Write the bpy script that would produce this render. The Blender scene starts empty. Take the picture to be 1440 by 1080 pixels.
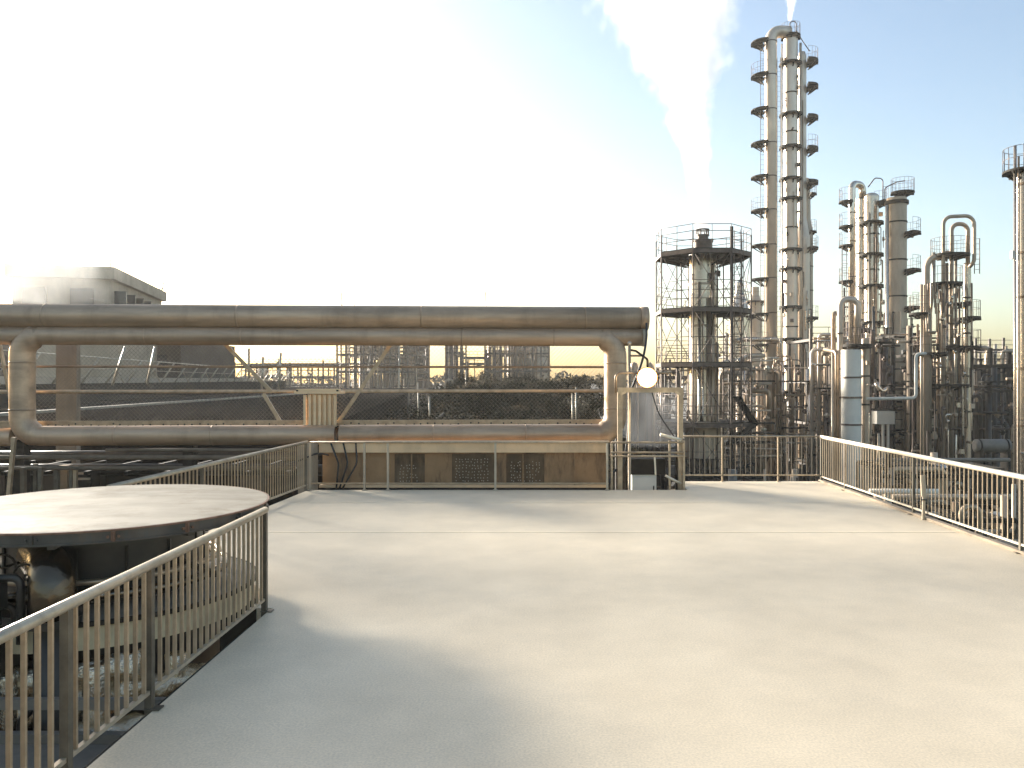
import bpy, math, random
from mathutils import Vector, Matrix, noise
R = math.radians
PI = math.pi
random.seed(7)
S = bpy.context.scene
COL = S.collection

# ------------------------------------------------------------------ camera
CAM_H = 2.5
FPX = 1130.0
cam = bpy.data.cameras.new('camera')
cam.sensor_width = 36.0
cam.lens = FPX / 1440 * 36
cam.shift_x = -35 / 1440
cam.shift_y = -6 / 1440
cam.clip_start = 0.05
cam.clip_end = 5000
camo = bpy.data.objects.new('camera', cam)
camo.location = (0, 0, CAM_H)
camo.rotation_euler = (R(90), 0, 0)
COL.objects.link(camo)
S.camera = camo

# ------------------------------------------------------------------ light
SUN_EL, SUN_AZ = 12.5, 46.0          # degrees above the horizon, left of straight ahead
w = bpy.data.worlds.new('World')
S.world = w
w.use_nodes = True
nt = w.node_tree
bg = nt.nodes['Background']
sky = nt.nodes.new('ShaderNodeTexSky')
sky.sky_type = 'NISHITA'
sky.sun_disc = False
sky.sun_elevation = R(SUN_EL)
sky.sun_rotation = R(-SUN_AZ)
sky.altitude = 50
sky.air_density = 1.0
sky.dust_density = 2.2
sky.ozone_density = 1.3
nt.links.new(sky.outputs[0], bg.inputs[0])
bg.inputs[1].default_value = 0.085
sl = bpy.data.lights.new('sun', 'SUN')
sl.energy = 4.7
sl.angle = R(10.0)
sl.color = (1.0, 0.955, 0.87)
so = bpy.data.objects.new('sun', sl)
sd = Vector((-math.sin(R(SUN_AZ)) * math.cos(R(SUN_EL)), math.cos(R(SUN_AZ)) * math.cos(R(SUN_EL)), math.sin(R(SUN_EL))))
so.rotation_euler = sd.to_track_quat('Z', 'Y').to_euler()
so.location = sd * 60
COL.objects.link(so)
S.view_settings.view_transform = 'Standard'
S.view_settings.look = 'None'
S.view_settings.gamma = 1
S.view_settings.use_curve_mapping = False
S.view_settings.exposure = 1.9
S.render.engine = 'CYCLES'
S.cycles.use_denoising = True
S.cycles.max_bounces = 6
S.cycles.diffuse_bounces = 3
S.cycles.glossy_bounces = 3
S.cycles.transmission_bounces = 2
S.cycles.volume_bounces = 3
S.cycles.transparent_max_bounces = 8
S.cycles.caustics_reflective = False
S.cycles.caustics_refractive = False
S.cycles.volume_step_rate = 1.0
S.cycles.volume_max_steps = 96

GROUND = -9.0


def P(px, py, d):
    """a point that the photograph shows at (px, py), standing d metres ahead"""
    return Vector(((px - 755) * d / FPX, d, CAM_H - (py - 534) * d / FPX))


def PX(px, d):
    return (px - 755) * d / FPX


def PZ(py, d):
    return CAM_H - (py - 534) * d / FPX


# ------------------------------------------------------------------ materials
M = {}


def mat(name, col, rough=0.6, metal=0.0, var=0.25, scale=3.0, stretch=(1, 1, 1), bump=0.0, bscale=30.0,
        col2=None, stain=None, stain_amt=0.0, stain_scale=1.5, spec=0.5, rvar=0.12):
    m = bpy.data.materials.new(name)
    m.use_nodes = True
    t = m.node_tree
    L = t.links.new
    b = t.nodes['Principled BSDF']
    b.inputs['Roughness'].default_value = rough
    b.inputs['Metallic'].default_value = metal
    b.inputs['Specular IOR Level'].default_value = spec
    tc = t.nodes.new('ShaderNodeTexCoord')
    mp = t.nodes.new('ShaderNodeMapping')
    mp.inputs['Scale'].default_value = stretch
    L(tc.outputs['Object'], mp.inputs[0])
    n = t.nodes.new('ShaderNodeTexNoise')
    n.inputs['Scale'].default_value = scale
    n.inputs['Detail'].default_value = 6
    n.inputs['Roughness'].default_value = 0.62
    L(mp.outputs[0], n.inputs['Vector'])
    oi = t.nodes.new('ShaderNodeObjectInfo')
    r = t.nodes.new('ShaderNodeMix')
    r.data_type = 'RGBA'
    c2 = col2 or tuple(c * (1 - var) for c in col)
    c1 = tuple(min(0.95, c * (1 + var * 0.6)) for c in col)
    r.inputs[6].default_value = (*c1, 1)
    r.inputs[7].default_value = (*c2, 1)
    mr = t.nodes.new('ShaderNodeMapRange')
    mr.inputs[1].default_value = 0.32
    mr.inputs[2].default_value = 0.68
    L(n.outputs['Fac'], mr.inputs[0])
    L(mr.outputs[0], r.inputs[0])
    out = r.outputs[2]
    if stain:
        n2 = t.nodes.new('ShaderNodeTexNoise')
        n2.inputs['Scale'].default_value = stain_scale
        n2.inputs['Detail'].default_value = 8
        n2.inputs['Roughness'].default_value = 0.7
        mp2 = t.nodes.new('ShaderNodeMapping')
        mp2.inputs['Scale'].default_value = (1, 1, 0.25)
        L(tc.outputs['Object'], mp2.inputs[0])
        L(mp2.outputs[0], n2.inputs['Vector'])
        mr2 = t.nodes.new('ShaderNodeMapRange')
        mr2.inputs[1].default_value = 0.5
        mr2.inputs[2].default_value = 0.72
        mr2.inputs[4].default_value = stain_amt
        L(n2.outputs['Fac'], mr2.inputs[0])
        r2 = t.nodes.new('ShaderNodeMix')
        r2.data_type = 'RGBA'
        r2.inputs[7].default_value = (*stain, 1)
        L(mr2.outputs[0], r2.inputs[0])
        L(out, r2.inputs[6])
        out = r2.outputs[2]
    # a small difference from piece to piece
    hs = t.nodes.new('ShaderNodeHueSaturation')
    mv = t.nodes.new('ShaderNodeMapRange')
    mv.inputs[3].default_value = 0.86
    mv.inputs[4].default_value = 1.14
    L(oi.outputs['Random'], mv.inputs[0])
    L(mv.outputs[0], hs.inputs['Value'])
    L(out, hs.inputs['Color'])
    L(hs.outputs[0], b.inputs['Base Color'])
    rr = t.nodes.new('ShaderNodeMapRange')
    rr.inputs[3].default_value = max(0.03, rough - rvar)
    rr.inputs[4].default_value = min(1, rough + rvar)
    L(n.outputs['Fac'], rr.inputs[0])
    L(rr.outputs[0], b.inputs['Roughness'])
    if bump:
        nb = t.nodes.new('ShaderNodeTexNoise')
        nb.inputs['Scale'].default_value = bscale
        nb.inputs['Detail'].default_value = 4
        L(mp.outputs[0], nb.inputs['Vector'])
        bp = t.nodes.new('ShaderNodeBump')
        bp.inputs['Strength'].default_value = bump
        bp.inputs['Distance'].default_value = 0.02
        L(nb.outputs['Fac'], bp.inputs['Height'])
        L(bp.outputs[0], b.inputs['Normal'])
    M[name] = m
    return m


mat('deck', (0.82, 0.675, 0.475), rough=0.55, var=0.10, scale=0.9, bump=0.10, bscale=160, stain=(0.55, 0.46, 0.34), stain_amt=0.3, stain_scale=0.5)
mat('concrete', (0.34, 0.265, 0.185), rough=0.85, var=0.2, scale=1.2, bump=0.15, bscale=25, stain=(0.12, 0.10, 0.08), stain_amt=0.6)
mat('ground', (0.055, 0.045, 0.034), rough=0.9, var=0.4, scale=0.15, bump=0.2, bscale=2)
mat('galvanised', (0.46, 0.355, 0.24), rough=0.42, metal=0.7, var=0.25, scale=6, stain=(0.18, 0.13, 0.08), stain_amt=0.35, stain_scale=5)
mat('rail_top', (0.8, 0.7, 0.54), rough=0.36, metal=0.35, var=0.15, scale=5)
mat('rail_worn', (0.50, 0.42, 0.31), rough=0.36, metal=0.5, var=0.25, scale=5, stain=(0.22, 0.16, 0.1), stain_amt=0.5, stain_scale=4)
mat('rail_dark', (0.13, 0.11, 0.08), rough=0.5, metal=0.5, var=0.3, scale=6)
mat('jacket', (0.51, 0.36, 0.235), rough=0.46, metal=0.5, var=0.36, scale=2.2, stretch=(0.12, 1, 1), bump=0.12, bscale=3.5, stain=(0.16, 0.11, 0.07), stain_amt=0.45, stain_scale=1.2)
mat('column_shell', (0.66, 0.545, 0.425), rough=0.45, metal=0.5, var=0.22, scale=0.6, stretch=(1, 1, 0.3), bump=0.04, bscale=2, stain=(0.30, 0.23, 0.16), stain_amt=0.5, stain_scale=0.4)
mat('column_bright', (0.62, 0.53, 0.425), rough=0.26, metal=0.85, var=0.2, scale=0.8, stretch=(1, 1, 0.3), bump=0.05, bscale=3, stain=(0.36, 0.27, 0.18), stain_amt=0.4, stain_scale=0.5)
mat('column_tan', (0.47, 0.365, 0.26), rough=0.48, metal=0.35, var=0.25, scale=0.6, stretch=(1, 1, 0.3), stain=(0.16, 0.12, 0.08), stain_amt=0.55, stain_scale=0.4)
mat('vessel_grey', (0.72, 0.665, 0.56), rough=0.6, metal=0.0, var=0.12, scale=0.8, stain=(0.25, 0.21, 0.16), stain_amt=0.4, stain_scale=0.5)
mat('pipe_brown', (0.34, 0.245, 0.16), rough=0.42, metal=0.6, var=0.35, scale=1.5, stain=(0.14, 0.08, 0.05), stain_amt=0.5)
mat('pipe_dull', (0.15, 0.115, 0.08), rough=0.85, spec=0.15, var=0.3, scale=2)
mat('pipe_pale', (0.5, 0.43, 0.33), rough=0.38, metal=0.5, var=0.2, scale=1.5)
mat('dark_steel', (0.03, 0.025, 0.019), spec=0.2, rough=0.75, metal=0.3, var=0.4, scale=4)
mat('scaffold', (0.115, 0.082, 0.062), rough=0.5, metal=0.5, var=0.35, scale=4)
mat('girder', (0.3, 0.175, 0.08), rough=0.7, var=0.25, scale=1.6, bump=0.08, stain=(0.022, 0.016, 0.010), stain_amt=1.0, stain_scale=2.3)
mat('grille', (0.105, 0.072, 0.042), rough=0.8, spec=0.2, var=0.5, scale=3, stain=(0.24, 0.15, 0.08), stain_amt=0.8, stain_scale=3)
mat('girder_flange', (0.8, 0.56, 0.32), rough=0.62, var=0.2, scale=2.0, stretch=(0.3, 1, 1), stain=(0.2, 0.15, 0.1), stain_amt=0.35)
mat('lid_top', (0.36, 0.305, 0.225), rough=0.75, spec=0.25, var=0.3, scale=2.4, stretch=(0.5, 1, 1), bump=0.08, bscale=5, stain=(0.14, 0.10, 0.055), stain_amt=0.95, stain_scale=1.6)
mat('lid_edge', (0.085, 0.078, 0.064), rough=0.55, metal=0.2, var=0.3, scale=4, stain=(0.16, 0.09, 0.05), stain_amt=0.5, stain_scale=5)
mat('rust', (0.21, 0.11, 0.065), rough=0.8, var=0.4, scale=8)
mat('drum', (0.042, 0.039, 0.033), rough=0.42, metal=0.4, var=0.3, scale=3)
mat('tier_grey', (0.17, 0.15, 0.12), rough=0.6, var=0.2, scale=3)
mat('tier_cream', (0.55, 0.45, 0.27), rough=0.6, var=0.18, scale=3, stain=(0.3, 0.22, 0.12), stain_amt=0.4, stain_scale=3)
mat('foil', (0.85, 0.72, 0.52), rough=0.22, metal=1.0, var=0.15, scale=4, bump=1.0, bscale=38)
mat('chrome', (0.15, 0.12, 0.085), rough=0.24, metal=1.0, var=0.4, scale=5, bump=0.7, bscale=9)
mat('roof_grey', (0.045, 0.04, 0.034), rough=1.0, spec=0.0, rvar=0.0, var=0.2, scale=0.3, stretch=(1, 0.2, 1), bump=0.1, bscale=4)
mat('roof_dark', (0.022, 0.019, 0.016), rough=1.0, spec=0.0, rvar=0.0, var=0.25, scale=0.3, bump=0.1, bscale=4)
mat('kerb_pale', (0.42, 0.35, 0.26), rough=0.7, var=0.2, scale=0.8)
mat('beige_wall', (0.5, 0.395, 0.27), rough=0.75, var=0.2, scale=0.5, stain=(0.22, 0.16, 0.1), stain_amt=0.5, stain_scale=0.5)
mat('brown_wall', (0.075, 0.055, 0.037), rough=0.8, var=0.25, scale=0.4, stain=(0.1, 0.07, 0.05), stain_amt=0.5, stain_scale=0.5)
mat('white_paint', (0.80, 0.77, 0.68), rough=0.5, var=0.06, scale=4)
mat('black_rubber', (0.022, 0.020, 0.018), rough=0.6, var=0.3, scale=6)
mat('orange_paint', (0.62, 0.24, 0.05), rough=0.4, var=0.15, scale=10)
mat('wood', (0.52, 0.43, 0.31), rough=0.8, var=0.3, scale=6, stretch=(1, 1, 0.2))
mat('earth', (0.1, 0.075, 0.046), rough=1.0, spec=0.0, rvar=0.0, var=0.45, scale=0.5, bump=0.4, bscale=3)
mat('wire', (0.22, 0.19, 0.15), rough=0.5, metal=0.6, var=0.1)
mat('bark', (0.09, 0.07, 0.05), rough=0.9)
mat('far_steel', (0.075, 0.058, 0.043), rough=0.6, metal=0.2, var=0.3, scale=1.0)
mat('dark_glass', (0.03, 0.03, 0.03), rough=0.15, var=0.2)

dm = M['deck'].node_tree
db = dm.nodes['Principled BSDF']
src = db.inputs['Base Color'].links[0].from_socket
dn = dm.nodes.new('ShaderNodeTexNoise')
dn.inputs['Scale'].default_value = 55
dn.inputs['Detail'].default_value = 3
dn2 = dm.nodes.new('ShaderNodeTexNoise')
dn2.inputs['Scale'].default_value = 0.35
dn2.inputs['Detail'].default_value = 7
dn2.inputs['Roughness'].default_value = 0.7
dtc = dm.nodes.new('ShaderNodeTexCoord')
dm.links.new(dtc.outputs['Object'], dn.inputs['Vector'])
dm.links.new(dtc.outputs['Object'], dn2.inputs['Vector'])
prev = src
for node, lo, hi in ((dn, 0.86, 1.12), (dn2, 0.95, 1.04)):
    mr_ = dm.nodes.new('ShaderNodeMapRange')
    mr_.inputs[1].default_value = 0.3
    mr_.inputs[2].default_value = 0.7
    mr_.inputs[3].default_value = lo
    mr_.inputs[4].default_value = hi
    dm.links.new(node.outputs['Fac'], mr_.inputs[0])
    hs_ = dm.nodes.new('ShaderNodeHueSaturation')
    dm.links.new(mr_.outputs[0], hs_.inputs['Value'])
    dm.links.new(prev, hs_.inputs['Color'])
    prev = hs_.outputs[0]
dm.links.new(prev, db.inputs['Base Color'])

# leaves: pale or dark from leaf to leaf, a little translucent
m = bpy.data.materials.new('leaf')
m.use_nodes = True
t = m.node_tree
b = t.nodes['Principled BSDF']
g = t.nodes.new('ShaderNodeNewGeometry')
cr = t.nodes.new('ShaderNodeValToRGB')
cr.color_ramp.elements[0].color = (0.014, 0.014, 0.008, 1)
cr.color_ramp.elements[1].color = (0.050, 0.042, 0.022, 1)
t.links.new(g.outputs['Random Per Island'], cr.inputs[0])
t.links.new(cr.outputs[0], b.inputs['Base Color'])
b.inputs['Roughness'].default_value = 0.95
b.inputs['Specular IOR Level'].default_value = 0.1
M['leaf'] = m
m = bpy.data.materials.new('dry_leaf')
m.use_nodes = True
t = m.node_tree
b = t.nodes['Principled BSDF']
g = t.nodes.new('ShaderNodeNewGeometry')
cr = t.nodes.new('ShaderNodeValToRGB')
cr.color_ramp.elements[0].color = (0.09, 0.07, 0.04, 1)
cr.color_ramp.elements[1].color = (0.26, 0.205, 0.125, 1)
t.links.new(g.outputs['Random Per Island'], cr.inputs[0])
t.links.new(cr.outputs[0], b.inputs['Base Color'])
b.inputs['Roughness'].default_value = 0.8
M['dry_leaf'] = m
m = bpy.data.materials.new('mirror_glow')  # emission put in for the bright sky that a round mirror reflects
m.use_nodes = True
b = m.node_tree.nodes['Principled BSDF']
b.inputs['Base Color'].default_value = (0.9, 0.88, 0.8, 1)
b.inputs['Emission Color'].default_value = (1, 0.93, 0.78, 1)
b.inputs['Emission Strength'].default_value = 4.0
M['mirror_glow'] = m

# ------------------------------------------------------------------ mesh builder
ORI = {}


def arc_path(pts, bend, n=6):
    pts = [Vector(p) for p in pts]
    if not bend or len(pts) < 3:
        return pts
    out = [pts[0]]
    for i in range(1, len(pts) - 1):
        a, c, d = pts[i - 1], pts[i], pts[i + 1]
        u = (a - c)
        v = (d - c)
        lu, lv = u.length, v.length
        u.normalize()
        v.normalize()
        ang = u.angle(v)
        if ang > PI - 0.02:
            out.append(c)
            continue
        tl = min(bend / math.tan(ang / 2), lu * 0.49, lv * 0.49)
        rr = tl * math.tan(ang / 2)
        ctr = c + (u + v).normalized() * (rr / math.sin(ang / 2))
        p0 = c + u * tl
        p1 = c + v * tl
        a0 = p0 - ctr
        a1 = p1 - ctr
        tot = a0.angle(a1)
        ax = a0.cross(a1).normalized()
        for k in range(n + 1):
            out.append(ctr + Matrix.Rotation(tot * k / n, 3, ax) @ a0)
    out.append(pts[-1])
    return out


class MB:
    def __init__(s):
        s.v, s.f, s.sm = [], [], []

    def face(s, idx, smooth=False):
        s.f.append(idx)
        s.sm.append(smooth)

    def box(s, a, b):
        x0, y0, z0 = a
        x1, y1, z1 = b
        k = len(s.v)
        s.v += [(x0, y0, z0), (x1, y0, z0), (x1, y1, z0), (x0, y1, z0), (x0, y0, z1), (x1, y0, z1), (x1, y1, z1), (x0, y1, z1)]
        for q in ((0, 3, 2, 1), (4, 5, 6, 7), (0, 1, 5, 4), (1, 2, 6, 5), (2, 3, 7, 6), (3, 0, 4, 7)):
            s.face([k + i for i in q])
        return s

    def bar(s, a, b, wx, wy, up=(0, 0, 1)):
        """a square bar from a to b"""
        a, b = Vector(a), Vector(b)
        d = (b - a).normalized()
        up = Vector(up)
        if abs(d.dot(up)) > 0.98:
            up = Vector((0, 1, 0))
        x = d.cross(up).normalized()
        y = x.cross(d).normalized()
        k = len(s.v)
        for p in (a, b):
            for sx, sy in ((-1, -1), (1, -1), (1, 1), (-1, 1)):
                s.v.append(tuple(p + x * (sx * wx / 2) + y * (sy * wy / 2)))
        for q in ((0, 3, 2, 1), (4, 5, 6, 7), (0, 1, 5, 4), (1, 2, 6, 5), (2, 3, 7, 6), (3, 0, 4, 7)):
            s.face([k + i for i in q])
        return s

    def tube(s, pts, r, seg=10, bend=0, caps=True, closed=False, nb=6):
        pts = arc_path(pts, bend, nb)
        n = len(pts)
        rs = r if isinstance(r, (list, tuple)) else [r] * n
        k0 = len(s.v)
        nrm = None
        for i in range(n):
            if closed:
                d = (pts[(i + 1) % n] - pts[i - 1]).normalized()
            elif i == 0:
                d = (pts[1] - pts[0]).normalized()
            elif i == n - 1:
                d = (pts[-1] - pts[-2]).normalized()
            else:
                d = ((pts[i + 1] - pts[i]).normalized() + (pts[i] - pts[i - 1]).normalized()).normalized()
            if nrm is None:
                nrm = d.cross(Vector((0.123, 0.4, 0.9)))
                if nrm.length < 0.05:
                    nrm = d.cross(Vector((1, 0, 0)))
            nrm = (nrm - d * nrm.dot(d)).normalized()
            bi = d.cross(nrm)
            for j in range(seg):
                a = 2 * PI * j / seg
                s.v.append(tuple(pts[i] + (nrm * math.cos(a) + bi * math.sin(a)) * rs[i]))
        rng = n if closed else n - 1
        for i in range(rng):
            for j in range(seg):
                a = k0 + i * seg + j
                bq = k0 + i * seg + (j + 1) % seg
                c = k0 + ((i + 1) % n) * seg + (j + 1) % seg
                d2 = k0 + ((i + 1) % n) * seg + j
                s.face([a, bq, c, d2], True)
        if caps and not closed:
            s.face([k0 + j for j in range(seg)][::-1])
            s.face([k0 + (n - 1) * seg + j for j in range(seg)])
        return s

    def lathe(s, c, prof, seg=28, a0=0, a1=2 * PI, sharp=()):
        """prof: (radius, z) from bottom to top round the vertical through c"""
        cx, cy = c[0], c[1]
        full = abs(a1 - a0 - 2 * PI) < 1e-6
        na = seg if full else seg + 1
        for i in range(len(prof) - 1):
            (r0, z0), (r1, z1) = prof[i], prof[i + 1]
            k = len(s.v)
            for (rr, zz) in ((r0, z0), (r1, z1)):
                for j in range(na):
                    a = a0 + (a1 - a0) * j / seg
                    s.v.append((cx + rr * math.cos(a), cy + rr * math.sin(a), zz))
            for j in range(seg):
                j2 = (j + 1) % na
                s.face([k + j, k + j2, k + na + j2, k + na + j], True)
        return s

    def ngon(s, pts):
        k = len(s.v)
        s.v += [tuple(p) for p in pts]
        s.face(list(range(k, k + len(pts))))
        return s

    def prism(s, poly, z0, z1):
        n = len(poly)
        k = len(s.v)
        s.v += [(x, y, z0) for x, y in poly] + [(x, y, z1) for x, y in poly]
        s.face([k + i for i in range(n)][::-1])
        s.face([k + n + i for i in range(n)])
        for i in range(n):
            j = (i + 1) % n
            s.face([k + i, k + j, k + n + j, k + n + i])
        return s

    def sphere(s, c, r, seg=12, ring=8, zs=1.0):
        c = Vector(c)
        prof = []
        for i in range(ring + 1):
            a = -PI / 2 + PI * i / ring
            prof.append((max(1e-4, r * math.cos(a)), c.z + zs * r * math.sin(a)))
        return s.lathe(c, prof, seg)

    def mesh(s, name, origin=(0, 0, 0)):
        o = Vector(origin)
        me = bpy.data.meshes.new(name)
        me.from_pydata([(x - o.x, y - o.y, z - o.z) for x, y, z in s.v], [], s.f)
        me.polygons.foreach_set('use_smooth', s.sm)
        me.update()
        return me

    def build(s, name, material, parent=None, label=None):
        o = ORI.get(parent.name, Vector((0, 0, 0))) if parent else Vector((0, 0, 0))
        me = s.mesh(name, o)
        me.materials.append(M[material])
        ob = bpy.data.objects.new(name, me)
        COL.objects.link(ob)
        if parent:
            ob.parent = parent
        ORI[ob.name] = o
        if label:
            ob['label'] = label
        return ob


def thing(name, label, cat, loc=(0, 0, 0), group=None):
    o = bpy.data.objects.new(name, None)
    COL.objects.link(o)
    o.location = loc
    o['label'] = label
    o['category'] = cat
    if group:
        o['group'] = group
    ORI[o.name] = Vector(loc)
    return o


def inst(name, me, parent, loc):
    """one more copy of a shared mesh at world place loc"""
    ob = bpy.data.objects.new(name, me)
    COL.objects.link(ob)
    ob.parent = parent
    ob.location = Vector(loc) - ORI[parent.name]
    ORI[ob.name] = Vector(loc)
    return ob


def struct(ob):
    ob['kind'] = 'structure'
    return ob


def stuff(ob):
    ob['kind'] = 'stuff'
    return ob


# ================================================================== setting
TC = (-4.69, 8.76)                      # axis of the covered tank beside the deck
mb = MB()
G = 1500
mb.v = [(-G, -300, GROUND), (G, -300, GROUND), (G, 2600, GROUND), (-G, 2600, GROUND)]
mb.face([0, 1, 2, 3])
struct(mb.build('ground', 'ground'))

ARC = []
a_start = math.atan2(8.80 - TC[1], 1.62)
a_end = math.atan2(10.10 - TC[1], -5.60 - TC[0])
for k in range(25):
    a = a_start + (a_end - a_start) * k / 24
    ARC.append((TC[0] + 1.62 * math.cos(a), TC[1] + 1.62 * math.sin(a)))
poly = [(-2.90, -6), (7.0, -6), (7.0, 19.78), (3.42, 19.78), (3.42, 18.22), (-5.18, 18.22)] + ARC[::-1] + [(-2.90, 8.80)]
mb = MB().prism(poly, -0.16, 0.0)
deck = struct(mb.build('deck', 'deck'))
mb = MB().prism([(-2.75, -5.8), (6.85, -5.8), (6.85, 19.6), (3.2, 19.6), (3.2, 18.05), (-2.75, 18.05)], GROUND, -0.165)
b_ = mb.build('terrace_building', 'concrete')
b_['label'] = 'concrete building that carries the pale roof deck'
b_['category'] = 'building'
# seams of the roofing sheets, a few millimetres proud
for y in (13.15, 16.3):
    MB().box((-5.0 if y > 11 else -2.8, y, 0.0), (6.9, y + 0.10, 0.004)).build('seam', 'deck', deck)
# edge strip under the right railing and along the left edge
MB().box((6.93, -6, 0.001), (7.03, 19.78, 0.045)).build('edge_kerb', 'concrete', deck)
MB().bar((-2.93, -6, -0.13), (-2.93, 8.2, -0.13), 0.05, 0.2).build('edge_beam', 'dark_steel', deck)


# ================================================================== railings
def railing(label, a, b, h, posts, spacing, bar_w, top_r, bot_z, mats, post_w=0.05, foot=True, group='deck railings', kicks=None, bot=(0.035, 0.03), baluster=True):
    a, b = Vector((a[0], a[1], 0)), Vector((b[0], b[1], 0))
    d = (b - a)
    Lr = d.length
    u = d / Lr
    t = thing('railing', label, 'railing', a, group)
    mtop, mbar, mpost = mats
    MB().tube([a + Vector((0, 0, h)), b + Vector((0, 0, h))], top_r, 12).build('top_rail', mtop, t)
    if bot_z:
        MB().bar(a + Vector((0, 0, bot_z)), b + Vector((0, 0, bot_z)), bot[0], bot[1]).build('bottom_rail', mtop, t)
    ang = math.atan2(u.y, u.x)
    for s_ in posts:
        p = a + u * s_
        MB().bar(p + Vector((0, 0, -0.12)), p + Vector((0, 0, h - top_r * 0.7)), post_w, post_w).build('post', mpost, t)
        if foot:
            q = p + Vector((0, 0, 0.008))
            inward = Vector((-q.x, 0, 0)).normalized() if abs(u.y) > abs(u.x) else Vector((0, -1, 0))
            MB().bar(q - inward * 0.03, q + inward * 0.09, 0.09, 0.010).build('foot_plate', mpost, t)
    if not baluster:
        return t
    proto = MB().bar((0, 0, bot_z), (0, 0, h - top_r * 0.5), bar_w, bar_w * 0.8).mesh('baluster')
    proto.materials.append(M[mbar])
    n = int(Lr / spacing)
    for k in range(1, n + 1):
        s_ = k * spacing
        if s_ > Lr - 0.03 or any(abs(s_ - q) < 0.05 for q in posts):
            continue
        inst('baluster', proto, t, a + u * s_)
    return t


MR = ('rail_top', 'galvanised', 'rail_dark')
ML = ('rail_worn', 'galvanised', 'rail_dark')
railing('near railing of thick balusters beside the round tank lid', (-2.94, 8.70), (-2.94, 1.6), 1.09,
        [0.03, 2.60, 3.68, 6.25], 0.128, 0.027, 0.037, 0.135, ML, post_w=0.055)
railing('long railing of fine balusters along the right edge of the deck', (6.97, 19.72), (6.97, 6.0), 1.10,
        [0.03, 1.55, 4.85, 8.15, 11.45], 0.135, 0.015, 0.041, 0.13, MR, post_w=0.045)
railing('railing running back behind the tank lid to the far left corner', (-5.62, 10.55), (-5.2, 18.18), 1.09,
        [0.05, 2.6, 5.1, 7.55], 0.128, 0.020, 0.035, 0.12, ML, post_w=0.05)
railing('end railing between the stair head and the far right corner', (3.50, 19.72), (6.93, 19.72), 1.11,
        [0.03, 1.05, 2.42], 0.125, 0.012, 0.024, 0.16, ('galvanised', 'rail_dark', 'galvanised'), post_w=0.035)
railing('open two rail railing in front of the rusty girder', (-5.13, 18.18), (1.62, 18.18), 1.085,
        [0.0, 1.23, 1.76, 4.19, 6.72], 0.2, 0.015, 0.022, 0.155, ('galvanised', 'rail_dark', 'pipe_pale'), post_w=0.045, baluster=False)

# pale plank tied to the right railing
t = thing('plank', 'pale weathered plank standing against the right railing', 'plank', (6.9, 14.5, 0))
dd = 14.35
MB().bar((6.90, dd, 0.0), (6.92, dd, 0.62), 0.05, 0.03).bar((6.90, dd - 0.02, 0.42), (6.88, dd - 0.02, 0.80), 0.08, 0.03).build('board', 'wood', t)
MB().bar((6.89, dd - 0.04, 0.36), (6.93, dd + 0.05, 0.36), 0.1, 0.02).build('tie', 'black_rubber', t)

# ================================================================== covered tank
t = thing('covered_tank', 'round tank with a broad pale flat lid beside the near railing', 'tank', (TC[0], TC[1], GROUND))
lid = MB().lathe(TC, [(0.001, 1.165), (1.2, 1.155), (1.66, 1.145), (1.68, 1.135)], 72).build('lid', 'lid_top', t)
MB().lathe(TC, [(1.66, 1.125), (1.685, 1.125), (1.685, 1.143), (1.66, 1.143)], 72).build('lip', 'rust', lid)
MB().lathe(TC, [(1.58, 1.02), (1.66, 1.02), (1.66, 1.124)], 72).lathe(TC, [(1.665, 1.02), (1.68, 1.02), (1.68, 1.035), (1.665, 1.035)], 72).build('edge_band', 'lid_edge', lid)
for k in range(16):
    a = 2 * PI * k / 16 + 0.13
    c, s_ = math.cos(a), math.sin(a)
    p = Vector((TC[0] + 1.668 * c, TC[1] + 1.668 * s_, 0))
    q = Vector((-s_, c, 0))
    mb = MB().bar(p + Vector((0, 0, 1.03)), p + Vector((0, 0, 1.12)), 0.03, 0.03)
    for o in (-0.045, 0.045):
        mb.tube([p + q * o + Vector((0, 0, 1.075)), p + q * o + Vector((0.025 * c, 0.025 * s_, 1.075))], 0.014, 6)
    mb.build('clamp', 'rust' if k % 3 else 'lid_edge', lid)
# underside beams
for k in range(4):
    a = PI * k / 4 + 0.2
    c, s_ = math.cos(a), math.sin(a)
    MB().bar((TC[0] - 1.55 * c, TC[1] - 1.55 * s_, 1.0), (TC[0] + 1.55 * c, TC[1] + 1.55 * s_, 1.0), 0.06, 0.07).build('lid_beam', 'lid_edge', lid)
dr = MB().lathe(TC, [(0.97, 0.28), (0.97, 0.86), (1.02, 0.86), (1.02, 0.92), (0.97, 0.92), (0.97, 0.98)], 48).build('drum', 'drum', t)
for k in range(14):
    a = 2 * PI * k / 14
    MB().bar((TC[0] + 0.98 * math.cos(a), TC[1] + 0.98 * math.sin(a), 0.3), (TC[0] + 0.98 * math.cos(a), TC[1] + 0.98 * math.sin(a), 0.86), 0.02, 0.03).build('seam_strip', 'drum', dr)
ring = [Vector((TC[0] + 1.22 * math.cos(2 * PI * k / 40), TC[1] + 1.22 * math.sin(2 * PI * k / 40), 0.44)) for k in range(40)]
MB().tube(ring, 0.045, 10, closed=True).build('ring_pipe', 'chrome', t)
ring2 = [Vector((TC[0] + 1.14 * math.cos(2 * PI * k / 40), TC[1] + 1.14 * math.sin(2 * PI * k / 40), 0.56)) for k in range(40)]
MB().tube(ring2, 0.03, 8, closed=True).build('ring_pipe', 'galvanised', t)
tier = MB().lathe(TC, [(0.9, 0.305), (1.54, 0.285)], 64).build('tier', 'tier_grey', t)
MB().lathe(TC, [(1.50, 0.245), (1.555, 0.245), (1.555, 0.29), (1.53, 0.29)], 64).build('tier_rim', 'dark_steel', tier)
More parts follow.
